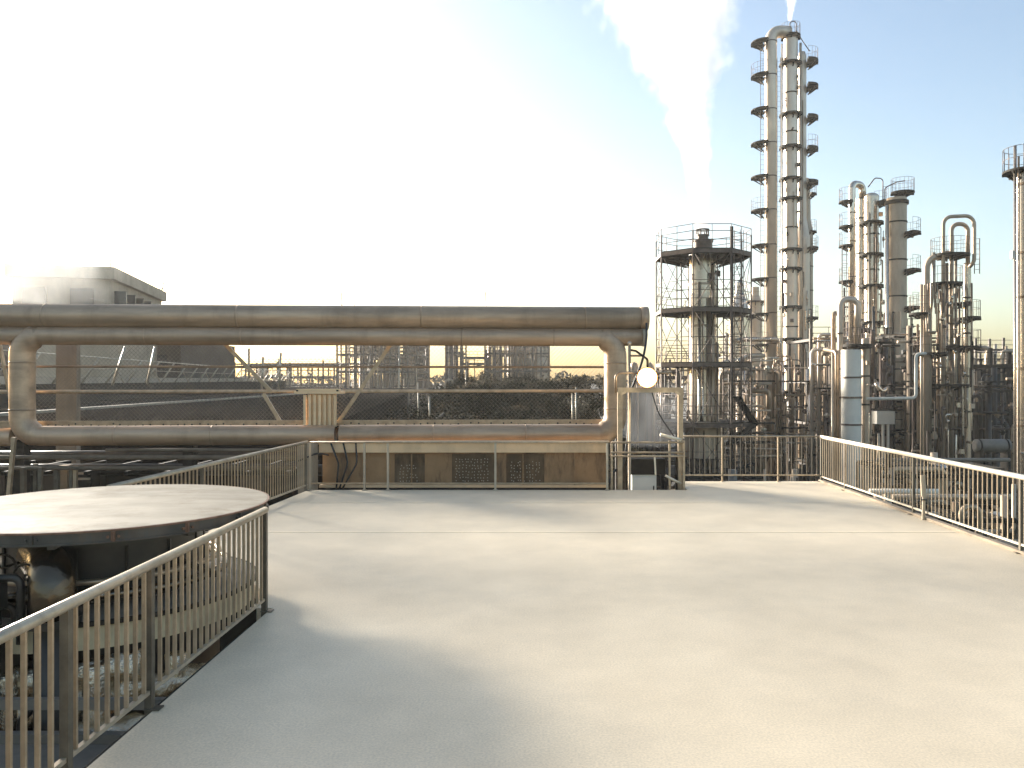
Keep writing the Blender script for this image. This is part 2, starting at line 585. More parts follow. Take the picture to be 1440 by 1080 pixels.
MB().lathe(TC, [(1.44, 0.02), (1.50, 0.02), (1.50, 0.244)], 64).build('cream_band', 'tier_cream', tier)
for k in range(5):
    a = -0.35 + k * 0.9 + (0.6 if k else 0)
    c, s_ = math.cos(a), math.sin(a)
    MB().bar((TC[0] + 0.97 * c, TC[1] + 0.97 * s_, 0.62), (TC[0] + 1.5 * c, TC[1] + 1.5 * s_, 0.50), 0.05, 0.05).build('support_arm', 'dark_steel', t)
MB().lathe(TC, [(1.15, GROUND), (1.15, 0.05)], 40).build('lower_shell', 'drum', t)

# foil wrapped pipes under the tier
t = thing('foil_wrapped_pipes', 'crumpled bright foil wrapped pipes below the tank tier', 'pipes', (TC[0], TC[1] - 1.3, GROUND))
rnd = random.Random(3)


def crumple(mb, amt, seed):
    out = []
    for v in mb.v:
        p = Vector(v)
        out.append(tuple(p + noise.noise_vector(p * 9 + Vector((seed, 0, 0))) * amt + noise.noise_vector(p * 22) * amt * 0.5))
    mb.v = out
    return mb


def dense(a, b, n):
    a, b = Vector(a), Vector(b)
    return [a.lerp(b, i / n) for i in range(n + 1)]


for k, (x, y, z, r) in enumerate([(-4.25, 7.42, -0.22, 0.13), (-4.5, 7.36, -0.5, 0.15), (-3.72, 7.6, -0.42, 0.14), (-4.0, 7.2, -0.72, 0.13)]):
    mb = MB().tube(dense((x - 0.62, y - 0.12, z - 0.06), (x + 0.55, y + 0.15, z + 0.05), 18), r, 14)
    crumple(mb, 0.05, k).build('foil_pipe', 'foil', t)
for k, (x, y) in enumerate([(-4.05, 7.38), (-3.45, 7.7), (-4.75, 7.2)]):
    mb = MB().tube(dense((x, y, -1.9), (x, y, -0.12), 24), 0.11, 12)
    crumple(mb, 0.045, k + 7).build('foil_riser', 'foil', t)

# duct elbow, valves and blocks tucked under the lid
t = thing('duct_elbow', 'shiny insulated duct elbow curving down under the tank lid', 'duct', (-4.4, 7.3, GROUND))
MB().tube([(-4.9, 7.9, 0.78), (-4.37, 7.25, 0.78), (-4.37, 7.25, 0.30)], 0.19, 18, bend=0.26, nb=8).build('elbow', 'chrome', t)
MB().lathe((-4.37, 7.25), [(0.19, 0.30), (0.24, 0.30), (0.24, 0.36), (0.19, 0.36)], 20).build('flange', 'drum', t)
MB().tube([(-4.37, 7.25, 0.30), (-4.37, 7.25, -2.0)], 0.15, 14).build('duct', 'drum', t)
t = thing('valve_block', 'dark block of valves and small pipes below the left of the lid', 'valves', (-5.2, 7.3, GROUND))
for k in range(16):
    x = -5.75 + rnd.random() * 1.15
    y = 7.0 + rnd.random() * 0.5
    z = 0.15 + rnd.random() * 0.7
    if k % 3 == 0:
        MB().box((x, y, z - 0.3), (x + 0.1 + rnd.random() * 0.12, y + 0.15, z)).build('valve_body', rnd.choice(['drum', 'dark_steel']), t)
    elif k % 3 == 1:
        MB().tube([(x, y, z), (x + 0.3, y + 0.1, z), (x + 0.3, y + 0.1, z - 0.6)], 0.025 + rnd.random() * 0.02, 8, bend=0.08).build('small_pipe', rnd.choice(['chrome', 'drum', 'galvanised']), t)
    else:
        w_ = 0.08 + rnd.random() * 0.05
        MB().tube([Vector((x + w_ * math.cos(q * PI / 8), y, z + w_ * math.sin(q * PI / 8))) for q in range(16)], 0.012, 6, closed=True).tube([(x, y, z), (x, y + 0.25, z)], 0.014, 6).build('hand_wheel', 'dark_steel', t)
MB().box((-5.9, 7.0, -1.2), (-4.75, 7.6, 0.15)).build('mount', 'dark_steel', t)
for x, y, z in [(-5.6, 6.9, -0.25), (-5.2, 6.92, -0.32)]:
    MB().tube([(x, y, z), (x + 0.5, y, z - 0.1), (x + 0.6, y, z - 0.8)], 0.05, 8, bend=0.2).build('hose', 'black_rubber', t)

# lower service platform at the bottom left
t = thing('service_platform', 'grey steel platform below the near railing at the lower left', 'platform', (-4.6, 5, GROUND))
MB().box((-7.6, 3.0, -0.62), (-3.0, 6.75, -0.55)).build('floor_plate', 'tier_grey', t)
MB().box((-7.6, 6.72, -0.70), (-3.0, 6.80, -0.47)).build('edge_beam', 'tier_grey', t)
MB().bar((-7.6, 6.9, -0.28), (-3.05, 6.9, -0.28), 0.06, 0.09).build('guard_bar', 'tier_grey', t)
for x in (-7.2, -5.2, -3.2):
    MB().bar((x, 6.86, -0.6), (x, 6.86, -0.25), 0.06, 0.06).build('guard_post', 'tier_grey', t)
    MB().bar((x, 5.0, GROUND), (x, 5.0, -0.62), 0.14, 0.14).build('leg', 'dark_steel', t)
# dark clutter between tank and platform
t = thing('pipe_cluster', 'dark pipes and brackets between the tank and the lower platform', 'pipes', (-4.4, 6.9, GROUND))
for k in range(12):
    x = -6.4 + rnd.random() * 3.0
    z = -0.5 - rnd.random() * 1.0
    MB().tube([(x, 7.0 + rnd.random() * 0.4, GROUND), (x, 7.0 + rnd.random() * 0.4, z), (x + 0.5 * (rnd.random() - 0.3), 7.5, z + 0.2)], 0.03 + 0.04 * rnd.random(), 8, bend=0.1).build('pipe', rnd.choice(['drum', 'dark_steel', 'pipe_brown', 'chrome']), t)


# ================================================================== big insulated pipes
def LD(x):
    return 20.5 + 0.058 * (x - 2.9)


def LP(x, z, off=0.0):
    return Vector((x, LD(x) + off, z))


t = thing('main_pipe', 'thick brown insulated pipe running across above the rectangular pipe frame', 'pipe', LP(-5, 4.06))
MB().tube([LP(-34, 4.06), LP(2.72, 4.06)], 0.292, 28).build('jacket', 'jacket', t)
for x in (-30.2, -25.6, -21.1, -16.6, -12.0, -7.4, -2.9, 1.2):
    MB().tube([LP(x, 4.06), LP(x + 0.05, 4.06)], 0.2955, 28).build('jacket_band', 'jacket', t)
MB().tube([LP(2.62, 4.06), LP(2.82, 4.06)], 0.302, 28).build('end_cap', 'jacket', t)

t = thing('rectangular_pipe_loop', 'brown insulated pipe bent into a long rectangular frame round the mesh fence', 'pipe', LP(-5, 1.1))
XL, XR, ZB, ZT = -12.52, 1.99, 1.13, 3.575
pts = arc_path([LP(-5, ZB, -0.05), LP(XL, ZB, -0.05), LP(XL, ZT, -0.05), LP(XR, ZT, -0.05), LP(XR, ZB, -0.05), LP(-4.9, ZB, -0.05)], 0.46, 8)
rs = []
for p in pts:
    if XL + 0.3 < p.x < XR - 0.3:
        rs.append(0.224 if p.z > 2.5 else 0.245)
    else:
        rs.append(0.285)
MB().tube(pts, rs, 24, caps=False).build('loop', 'jacket', t)
MB().tube([LP(-34, ZT, -0.05), LP(XL + 0.4, ZT, -0.05)], 0.222, 22).build('branch', 'jacket', t)
MB().tube([LP(XR - 0.4, ZT, -0.05), LP(2.72, ZT, -0.05)], 0.218, 22).build('branch', 'jacket', t)
MB().tube([LP(2.66, ZT, -0.05), LP(2.74, ZT, -0.05)], 0.23, 22).build('end_plate', 'kerb_pale', t)
MB().tube([LP(-34, ZB - 0.02, -0.05), LP(XL - 0.2, ZB - 0.02, -0.05)], 0.22, 20).build('branch', 'jacket', t)
for x in (-10.3, -8.0, -2.6, -0.3):
    MB().tube([LP(x, ZB, -0.05), LP(x + 0.04, ZB, -0.05)], 0.249, 24).build('jacket_band', 'jacket', t)
    MB().tube([LP(x + 0.7, ZT, -0.05), LP(x + 0.74, ZT, -0.05)], 0.2275, 24).build('jacket_band', 'jacket', t)
for x, z in ((XL, 1.75), (XL, 2.9), (XR, 1.75), (XR, 2.9)):
    MB().tube([LP(x, z, -0.05), LP(x, z + 0.04, -0.05)], 0.289, 24).build('jacket_band', 'jacket', t)
for x in (XL - 0.1, -8.6, XR + 0.15):
    MB().bar(LP(x, GROUND, 0.1), LP(x, ZB - 0.1, 0.1), 0.26, 0.26).build('support_post', 'dark_steel', t)
for x in (-20, -27):
    MB().bar(LP(x, GROUND, 0.1), LP(x, 3.4, 0.1), 0.26, 0.26).build('support_post', 'dark_steel', t)

# mesh fence behind the frame
t = thing('mesh_fence', 'chain link fence with thin rails seen through the pipe frame', 'fence', LP(-5, 1.2, 0.5))
OFF = 0.55
MB().tube([LP(-26, 2.83, OFF), LP(2.0, 2.83, OFF)], 0.032, 8).build('rail', 'pipe_brown', t)
MB().tube([LP(-26, 2.19, OFF), LP(2.0, 2.21, OFF)], 0.05, 8).build('rail', 'galvanised', t)
kp = MB().box((0, 0, 0), (0, 0, 0))
kp = MB()
kp.bar(LP(-26, 1.37, OFF - 0.1), LP(1.95, 1.37, OFF - 0.1), 0.02, 0.20)
kick = kp.build('kick_plate', 'galvanised', t)
hm = MB().tube([(0, 0, 0), (0, -0.006, 0)], 0.024, 8).mesh('bolt_hole')
hm.materials.append(M['black_rubber'])
x = -12.2
while x < 1.8:
    inst('bolt_hole', hm, kick, LP(x, 1.37 + random.uniform(-0.03, 0.03), OFF - 0.112))
    x += random.choice([0.16, 0.18, 0.32, 0.2])
for (x0, z0, x1, z1) in ((-7.9, 3.4, -6.75, 2.2), (-6.95, 2.15, -6.45, 1.3), (-3.75, 3.4, -5.05, 1.45), (-13.4, 3.4, -13.0, 1.3)):
    MB().bar(LP(x0, z0, OFF - 0.06), LP(x1, z1, OFF - 0.06), 0.05, 0.09).build('brace', 'galvanised', t)
mb = MB()
z0, z1, st = 1.3, 3.42, 0.105
hh = z1 - z0
n = int((2.0 + 13.2) / st)
for k in range(n):
    x = -13.2 + k * st
    for sg in (1, -1):
        xa, xb = x, x + sg * hh
        za, zb = z0, z1
        if xb > 2.0:
            zb = z0 + (2.0 - xa)
            xb = 2.0
        if xb < -13.2:
            zb = z0 + (xa + 13.2)
            xb = -13.2
        mb.tube([LP(xa, za, OFF + 0.05 + 0.01 * sg), LP(xb, zb, OFF + 0.05 + 0.01 * sg)], 0.0034, 3, caps=False)
stuff(mb.build('chain_link', 'wire', t))

# finned unit on the bottom pipe
t = thing('finned_box', 'small finned steel unit standing on the lower pipe at the fence', 'radiator', LP(-5.4, 1.3))
MB().box((-5.72, LD(-5.4) + 0.02, 1.36), (-5.08, LD(-5.4) + 0.36, 2.14)).build('body', 'girder_flange', t)
for k in range(7):
    x = -5.80 + k * 0.125
    MB().box((x, LD(-5.4) - 0.06, 1.33 + 0.01 * (k % 2)), (x + 0.06, LD(-5.4) + 0.02, 2.12)).build('fin', 'girder_flange', t)
MB().box((-6.02, LD(-5.4) - 0.1, 2.15), (-4.87, LD(-5.4) + 0.4, 2.21)).build('top_plate', 'girder_flange', t)
MB().box((-5.98, LD(-5.4) - 0.04, 2.21), (-4.9, LD(-5.4) + 0.05, 2.27)).build('top_angle', 'girder_flange', t)
MB().box((-5.9, LD(-5.4) - 0.1, 1.30), (-5.0, LD(-5.4) + 0.4, 1.335)).build('base_plate', 'dark_steel', t)
for x in (-5.95, -4.95):
    MB().tube([(x, LD(-5.4) - 0.08, 2.21), (x, LD(-5.4) - 0.08, 2.25)], 0.03, 6).build('bolt', 'dark_steel', t)

# concrete pillar behind the fence
o = MB().box((-13.35, 22.3, GROUND), (-12.78, 22.5, 3.9)).build('concrete_pillar', 'concrete')
o['label'] = 'square concrete pillar behind the left end of the mesh fence'
o['category'] = 'pillar'

# ================================================================== girder behind the front railing
t = thing('girder', 'rust stained brown plate girder below the pipe frame at the end of the deck', 'girder', (-2, 19.4, GROUND))
MB().box((-5.25, 19.36, 0.745), (1.72, 19.52, 0.99)).build('top_flange', 'girder_flange', t)
web = MB().box((-5.2, 19.50, -0.32), (1.72, 19.56, 0.744)).build('web', 'girder', t)
MB().box((-5.25, 19.36, -0.10), (1.72, 19.50, -0.04)).build('bottom_flange', 'girder_flange', t)
MB().box((-5.25, 19.36, -0.34), (1.72, 19.49, -0.101)).build('foot_beam', 'dark_steel', t)
for x in (-3.05, -0.35, 0.9):
    MB().box((x, 19.44, -0.04), (x + 0.03, 19.50, 0.744)).build('stiffener', 'girder', t)
MB().box((-5.3, 19.3, 0.99), (1.75, 19.62, 1.02)).build('cap_plate', 'girder_flange', t)
for xa_, xb_ in ((-3.45, -2.72), (-2.06, -1.02), (-0.74, 0.18)):
    MB().box((xa_, 19.485, -0.02), (xb_, 19.50, 0.70)).build('grille_panel', 'grille', web)
sm = MB().box((-0.010, -0.02, -0.010), (0.010, 0, 0.010)).mesh('daylight_dot')  # pale blocks painted in for daylight showing through holes in the girder
sm.materials.append(M['pipe_pale'])
for (x0, nx, nz, prob, sx) in ((-3.3, 6, 6, 0.85, 0.075), (-1.95, 11, 8, 0.85, 0.075), (-0.62, 10, 7, 0.85, 0.075)):
    for i in range(nx):
        for j in range(nz):
            if random.random() < prob:
                inst('daylight_dot', sm, web, (x0 + i * sx + random.uniform(-0.02, 0.02), 19.484, 0.05 + j * 0.075 + random.uniform(-0.015, 0.015)))
MB().box((-5.62, 18.9, GROUND), (-5.26, 19.3, 1.0)).build('end_post', 'concrete', t)
for k in range(3):
    MB().tube([(-4.95 + k * 0.3, 19.3, 0.98), (-4.75 + k * 0.22, 19.25, 0.5), (-4.8 + k * 0.05, 19.2, -0.2)], 0.022, 6, bend=0.3).build('hose', 'black_rubber', t)

# ================================================================== stair head, mirror, panel
t = thing('portal_frame', 'steel portal frame over the stair head right of the girder', 'frame', (2.6, 18.6, 0))
for x in (1.92, 3.32):
    MB().bar((x, 18.6, -0.6), (x, 18.6, 2.32), 0.11, 0.11).build('post', 'galvanised', t)
MB().bar((1.865, 18.6, 2.262), (3.375, 18.6, 2.262), 0.10, 0.115).build('beam', 'galvanised', t)
MB().tube([(1.82, 18.55, 2.2), (1.82, 18.55, 2.66), (3.12, 18.55, 2.66)], 0.032, 8, bend=0.12).build('hoop', 'pipe_brown', t)
for x, z in ((1.92, 2.15), (3.32, 2.15)):
    MB().bar((x, 18.53, z), (2.62 + (x - 2.62) * 0.82, 18.53, z + 0.07), 0.02, 0.05).build('gusset', 'galvanised', t)

t = thing('stair_railing', 'low rails with sloping handrails round the stair opening', 'railing', (2.6, 18.5, 0))
for z in (1.06, 0.83, 0.745):
    MB().tube([(1.70, 18.45, z), (3.38, 18.45, z)], 0.024, 8).build('rail', 'galvanised', t)
MB().tube([(2.82, 18.35, 1.25), (3.30, 18.4, 1.12)], 0.04, 8).build('handrail', 'rail_top', t)
MB().tube([(2.95, 18.45, 0.30), (3.32, 18.5, 0.10)], 0.032, 8).build('handrail', 'rail_top', t)
for x, z in ((3.05, 1.1), (3.38, 1.1), (1.72, 1.06)):
    MB().bar((x, 18.47, -0.4), (x, 18.47, z), 0.045, 0.045).build('post', 'galvanised', t)
MB().bar((3.33, 18.7, -0.5), (3.33, 18.7, 0.75), 0.2, 0.12).build('post', 'dark_steel', t)
MB().bar((2.72, 18.42, 0.32), (2.70, 18.42, 0.72), 0.035, 0.035).build('drop_bar', 'rail_top', t)
for k in range(6):
    MB().box((2.75, 18.6 + k * 0.25, -0.2 - k * 0.18), (3.25, 18.84 + k * 0.25, -0.16 - k * 0.18)).build('tread', 'rail_top', t)

t = thing('white_cabinet', 'white cabinet below the dark beam at the stair head', 'cabinet', (2.55, 19.2, GROUND))
MB().box((2.26, 19.1, GROUND), (2.84, 19.5, 0.24)).build('body', 'white_paint', t)
MB().box((2.2, 19.05, 0.25), (3.05, 19.5, 0.62)).build('hood', 'dark_steel', t)
MB().box((2.28, 19.085, -1.0), (2.82, 19.1, 0.20)).build('door', 'white_paint', t)
MB().box((2.76, 19.06, -0.16), (2.785, 19.085, -0.02)).build('handle', 'dark_steel', t)

t = thing('round_mirror', 'round orange rimmed mirror above the stair head, its sky reflection made to glow', 'mirror', (2.54, 18.42, 0))
lc = P(910, 531, 18.40)
MB().tube([lc + Vector((0, 0.0, 0)), lc + Vector((0, -0.012, 0))], 0.212, 36).build('lens', 'mirror_glow', t)  # glowing disc in place of the reflecting mirror face
MB().tube([lc + Vector((0.224 * math.cos(k * PI / 20), -0.008, 0.224 * math.sin(k * PI / 20))) for k in range(40)], 0.016, 8, closed=True).build('rim', 'orange_paint', t)
MB().tube([lc + Vector((0, 0.002, 0)), lc + Vector((0, 0.07, 0)), lc + Vector((0, 0.14, 0))], [0.215, 0.19, 0.08], 28).build('housing', 'dark_steel', t)
MB().tube([lc + Vector((0.02, 0.08, 0.2)), lc + Vector((0.02, 0.08, 0.42)), lc + Vector((-0.22, 0.3, 0.62)), lc + Vector((-0.34, 0.6, 0.66))], 0.026, 8, bend=0.08).build('bracket', 'dark_steel', t)
lt = bpy.data.objects.new('lamp_light', bpy.data.lights.new('lamp_light', 'POINT'))  # added light that spreads the mirror's made-up glow
lt.data.energy = 12
lt.data.color = (1, 0.85, 0.6)
lt.data.shadow_soft_size = 0.1
COL.objects.link(lt)
lt.parent = t
lt.location = lc + Vector((0, -0.2, 0)) - ORI[t.name]

t = thing('stair_mast', 'thin pale pole standing behind the stair head frame', 'pole', (2.16, 18.75, 0))
MB().tube([(2.16, 18.75, GROUND), (2.16, 18.75, 3.32)], 0.035, 8).build('pole', 'galvanised', t)
MB().tube([(2.16, 18.75, 3.06), (2.48, 18.75, 3.06)], 0.025, 8).build('arm', 'pipe_brown', t)
MB().sphere((2.16, 18.75, 3.35), 0.05, 8, 6).build('finial', 'pipe_pale', t)


def cable(label, pts, r=0.018, m_='black_rubber'):
    # a smooth hanging line through the points
    pts = [Vector(p) for p in pts]
    out = []
    n = len(pts)
    for i in range(n - 1):
        p0, p1, p2, p3 = pts[max(i - 1, 0)], pts[i], pts[i + 1], pts[min(i + 2, n - 1)]
        for k in range(8):
            q = k / 8
            out.append(0.5 * ((2 * p1) + (p2 - p0) * q + (2 * p0 - 5 * p1 + 4 * p2 - p3) * q * q + (3 * p1 - p0 - 3 * p2 + p3) * q ** 3))
    out.append(pts[-1])
    o = MB().tube(out, r, 6).build('cable', m_)
    o['label'] = label
    o['category'] = 'cable'
    return o


cable('dark cable hanging from the end of the main pipe past the mirror', [P(909, 455, 20.1), P(909, 475, 19.6), P(905, 500, 19.0), P(897, 525, 18.8), P(886, 552, 18.75)], 0.028)
cable('dark cable sagging from the mirror to the stair railing', [P(915, 545, 18.62), P(924, 575, 18.66), P(933, 592, 18.66), P(948, 614, 18.6)], 0.018)
cable('dark cable down the left side of the stair opening', [P(885, 555, 18.9), P(884, 600, 18.85), P(877, 650, 18.7), P(862, 665, 18.6), P(853, 690, 18.5)], 0.032)
cable('thin hose drooping behind the far left railing', [P(395, 652, 18.4), P(420, 648, 18.6), P(445, 638, 18.9), P(462, 640, 19.2)], 0.02)

# ================================================================== pipes and posts below the left of the pipe frame
t = thing('pipe_rack', 'dark steel rack with long pipes below the left of the pipe frame', 'pipe rack', (-10, 19, GROUND))
for (x0, x1, y, z, r, m_) in ((-17, -5.7, 19.0, 0.66, 0.055, 'pipe_dull'), (-17, -5.7, 18.9, 0.42, 0.05, 'pipe_dull'), (-10.4, -5.7, 19.4, 0.80, 0.045, 'pipe_dull'),
                              (-17, -5.7, 20.2, 0.3, 0.09, 'drum'), (-17, -5.7, 20.8, 0.55, 0.12, 'drum'), (-17, -5.7, 21.4, 0.1, 0.15, 'drum')):
    MB().tube([(x0, y, z), (x1, y, z)], r, 12).build('pipe', m_, t)
for px, y, w_, m_ in ((33, 18.8, 0.10, 'rail_dark'), (50, 19.6, 0.08, 'rail_dark'), (57, 18.8, 0.08, 'rail_dark'), (80, 19.0, 0.10, 'rail_dark'), (92, 19.3, 0.2, 'pipe_brown'), (100, 19.05, 0.06, 'rail_dark'), (106, 19.05, 0.08, 'galvanised')):
    MB().bar((PX(px, y), y, GROUND), (PX(px, y), y, 0.45), w_, w_).build('post', m_, t)
MB().bar(P(20, 615, 18.6), P(12, 700, 18.6), 0.08, 0.08).build('slanted_post', 'galvanised', t)
for k in range(9):
    x = -13.5 + k * 0.95
    MB().bar((x, 18.95, 0.3), (x, 21.6, 0.3), 0.08, 0.08).build('cross_beam', 'dark_steel', t)
# dark machine sheds under the pipes
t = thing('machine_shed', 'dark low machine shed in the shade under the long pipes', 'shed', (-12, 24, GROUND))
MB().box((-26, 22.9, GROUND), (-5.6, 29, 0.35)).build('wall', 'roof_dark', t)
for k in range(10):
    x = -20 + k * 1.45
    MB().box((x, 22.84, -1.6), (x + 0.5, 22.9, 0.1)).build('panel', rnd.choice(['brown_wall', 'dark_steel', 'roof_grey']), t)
t = thing('equipment_box', 'small grey louvred box on the dark rack behind the tank lid', 'box', (-11, 19.6, GROUND))
MB().box((PX(108, 19.7), 19.7, GROUND), (PX(128, 19.7), 20.1, 0.30)).build('case', 'roof_grey', t)
for k in range(4):
    MB().box((PX(109, 19.7), 19.66, 0.18 - k * 0.13), (PX(127, 19.7), 19.7, 0.23 - k * 0.13)).build('louvre', 'pipe_pale' if k < 2 else 'roof_grey', t)


# ================================================================== columns, platforms
def shell(t, x, y, z0, z1, r, m_, bands=(), top='dome', seg=24, bm_='dark_steel', name='shell'):
    prof = [(r, z0), (r, z1)]
    if top == 'dome':
        for k in range(1, 7):
            a = PI / 2 * k / 6
            prof.append((max(1e-3, r * math.cos(a)), z1 + 0.6 * r * math.sin(a)))
    else:
        prof += [(0.001, z1 + 0.001)]
    s_ = MB().lathe((x, y), prof, seg).build(name, m_, t)
    for z in bands:
        MB().lathe((x, y), [(r, z), (r + 0.045, z), (r + 0.045, z + 0.12), (r, z + 0.12)], seg).build('band', bm_, s_)
    return s_


def platform(t, x, y, z, ri, ro, a0, a1, rail=True, m_='dark_steel', th=0.12, deep=0.55):
    """a ring sector walkway with brackets, guard rail as its sub-part"""
    a0, a1 = R(a0), R(a1)
    n = max(4, int((a1 - a0) / 0.35))
    mb = MB()
    mb.lathe((x, y), [(ri, z - th), (ro, z - th), (ro, z), (ri, z), (ri, z - th)], n, a0, a1)
    for a in (a0, a1):
        c, s_ = math.cos(a), math.sin(a)
        mb.ngon([(x + ri * c, y + ri * s_, z - th), (x + ro * c, y + ro * s_, z - th), (x + ro * c, y + ro * s_, z), (x + ri * c, y + ri * s_, z)])
    nb = max(2, int((a1 - a0) / 0.8) + 1)
    for k in range(nb):
        a = a0 + (a1 - a0) * k / (nb - 1)
        c, s_ = math.cos(a), math.sin(a)
        mb.bar((x + ri * 0.98 * c, y + ri * 0.98 * s_, z - deep), (x + (ro - 0.12) * c, y + (ro - 0.12) * s_, z - th), 0.10, 0.10)
        mb.bar((x + ri * 0.98 * c, y + ri * 0.98 * s_, z - th - 0.06), (x + ro * c, y + ro * s_, z - th - 0.06), 0.10, 0.12)
    p = mb.build('platform', m_, t)
    if rail:
        g = MB()
        for hh in (0.55, 1.1):
            g.tube([(x + (ro - 0.04) * math.cos(a0 + (a1 - a0) * k / n), y + (ro - 0.04) * math.sin(a0 + (a1 - a0) * k / n), z + hh) for k in range(n + 1)], 0.014, 5)
        for k in range(n + 1):
            a = a0 + (a1 - a0) * k / n
            g.tube([(x + (ro - 0.04) * math.cos(a), y + (ro - 0.04) * math.sin(a), z), (x + (ro - 0.04) * math.cos(a), y + (ro - 0.04) * math.sin(a), z + 1.1)], 0.014, 5)
        g.build('guard_rail', 'scaffold', p)
    return p


def ladder(t, x, y, z0, z1, w_=0.5, m_='scaffold', cage=False, step=0.35):
    mb = MB()
    mb.tube([(x - w_ / 2, y, z0), (x - w_ / 2, y, z1)], 0.03, 5).tube([(x + w_ / 2, y, z0), (x + w_ / 2, y, z1)], 0.03, 5)
    z = z0 + 0.3
    while z < z1:
        mb.tube([(x - w_ / 2, y, z), (x + w_ / 2, y, z)], 0.016, 4, caps=False)
        z += step
    if cage:
        z = z0 + 2.2
        while z < z1:
            mb.tube([Vector((x + w_ * 0.75 * math.cos(PI + PI * k / 6), y + w_ * 1.3 * math.sin(PI + PI * k / 6), z)) for k in range(7)], 0.02, 4)
            z += 0.8
        for k in (1, 3, 5):
            a = PI + PI * k / 6
            mb.tube([(x + w_ * 0.75 * math.cos(a), y + w_ * 1.3 * math.sin(a), z0 + 2.2), (x + w_ * 0.75 * math.cos(a), y + w_ * 1.3 * math.sin(a), z1)], 0.018, 4)
    return mb.build('ladder', m_, t)


def clutter(t, cx, cy, r, z0, z1, n, seed, sz=1.0, mats=('pipe_brown', 'scaffold', 'column_tan', 'column_bright', 'dark_steel')):
    """small risers, valves, flanges and boxes clinging to the side of a column that faces the deck"""
    rn = random.Random(seed)
    for k in range(n):
        a = R(rn.uniform(175, 365))
        rr = r + (0.10 + 0.25 * rn.random()) * sz
        p = Vector((cx + rr * math.cos(a), cy + rr * math.sin(a), 0))
        za = rn.uniform(z0, z1)
        zb = min(z1, za + rn.uniform(0.8, 6.0) * sz)
        q = rn.random()
        if q < 0.5:
            pr = rn.uniform(0.03, 0.08) * sz
            c_ = Vector((cx, cy, 0))
            MB().tube([c_.lerp(p, 0.8) + Vector((0, 0, zb)), p + Vector((0, 0, zb)), p + Vector((0, 0, za)), c_.lerp(p, 0.8) + Vector((0, 0, za))], pr, 7, bend=pr * 3, nb=4).build('riser_pipe', rn.choice(mats), t)
        elif q < 0.75:
            mb = MB().tube([p + Vector((0, 0, za)), p + Vector((0, 0, za + 0.35 * sz))], 0.09 * sz, 8).tube([p + Vector((0, 0, za + 0.1)), p + Vector((0, -0.3 * sz, za + 0.1))], 0.05 * sz, 6)
            mb.tube([p + Vector((0, 0, za - 0.6 * sz)), p + Vector((0, 0, za + 0.9 * sz))], 0.035 * sz, 6)
            mb.build('valve', rn.choice(mats), t)
        elif q < 0.88:
            MB().tube([Vector((cx, cy, za)), Vector((cx, cy, za)) + (p - Vector((cx, cy, 0))) * 1.15], 0.10 * sz, 8).build('nozzle', rn.choice(mats), t)
        else:
            MB().box((p.x - 0.15 * sz, p.y - 0.1, za), (p.x + 0.15 * sz, p.y + 0.1, za + 0.35 * sz)).build('instrument_box', rn.choice(mats), t)


# ---- scaffolded stack
SX, SY = PX(988, 50), 50.0
t = thing('steam_stack', 'stout metal stack inside the scaffold tower, steam rising from its top', 'stack', (SX, SY, GROUND))
shell(t, SX, SY, GROUND, 10.55, 0.83, 'column_bright', [PZ(y, 50) for y in (402, 460, 520, 585)], 'flat', 32, 'column_tan')
MB().lathe((SX, SY), [(0.60, 10.5), (0.60, 11.05), (0.66, 11.05), (0.66, 11.15), (0.36, 11.2), (0.36, 11.45), (0.42, 11.45), (0.42, 11.5), (0.30, 11.5), (0.30, 11.2)], 24).build('neck', 'scaffold', t)
for k in range(6):
    a = k * PI / 3
    MB().bar((SX + 0.36 * math.cos(a), SY + 0.36 * math.sin(a), 11.45), (SX + 0.36 * math.cos(a), SY + 0.36 * math.sin(a), 11.8), 0.08, 0.08).build('crown_post', 'scaffold', t)
MB().lathe((SX, SY), [(0.30, 11.78), (0.42, 11.78), (0.42, 11.86), (0.30, 11.86), (0.30, 11.78)], 20).build('crown_ring', 'dark_steel', t)
for a, r in ((-2.0, 0.09), (-1.75, 0.05), (-1.35, 0.12), (-1.0, 0.07), (-0.6, 0.1)):
    zt = random.uniform(3, 10.0)
    MB().tube([(SX + (0.85 + r) * math.cos(a), SY + (0.85 + r) * math.sin(a), GROUND), (SX + (0.85 + r) * math.cos(a), SY + (0.85 + r) * math.sin(a), zt)], r, 10).build('riser_pipe', random.choice(['column_bright', 'pipe_brown', 'column_tan']), t)
MB().lathe((SX, SY), [(0.95, -2.3), (1.12, -2.3), (1.12, -0.3), (0.95, -0.2)], 28).build('collar', 'column_tan', t)

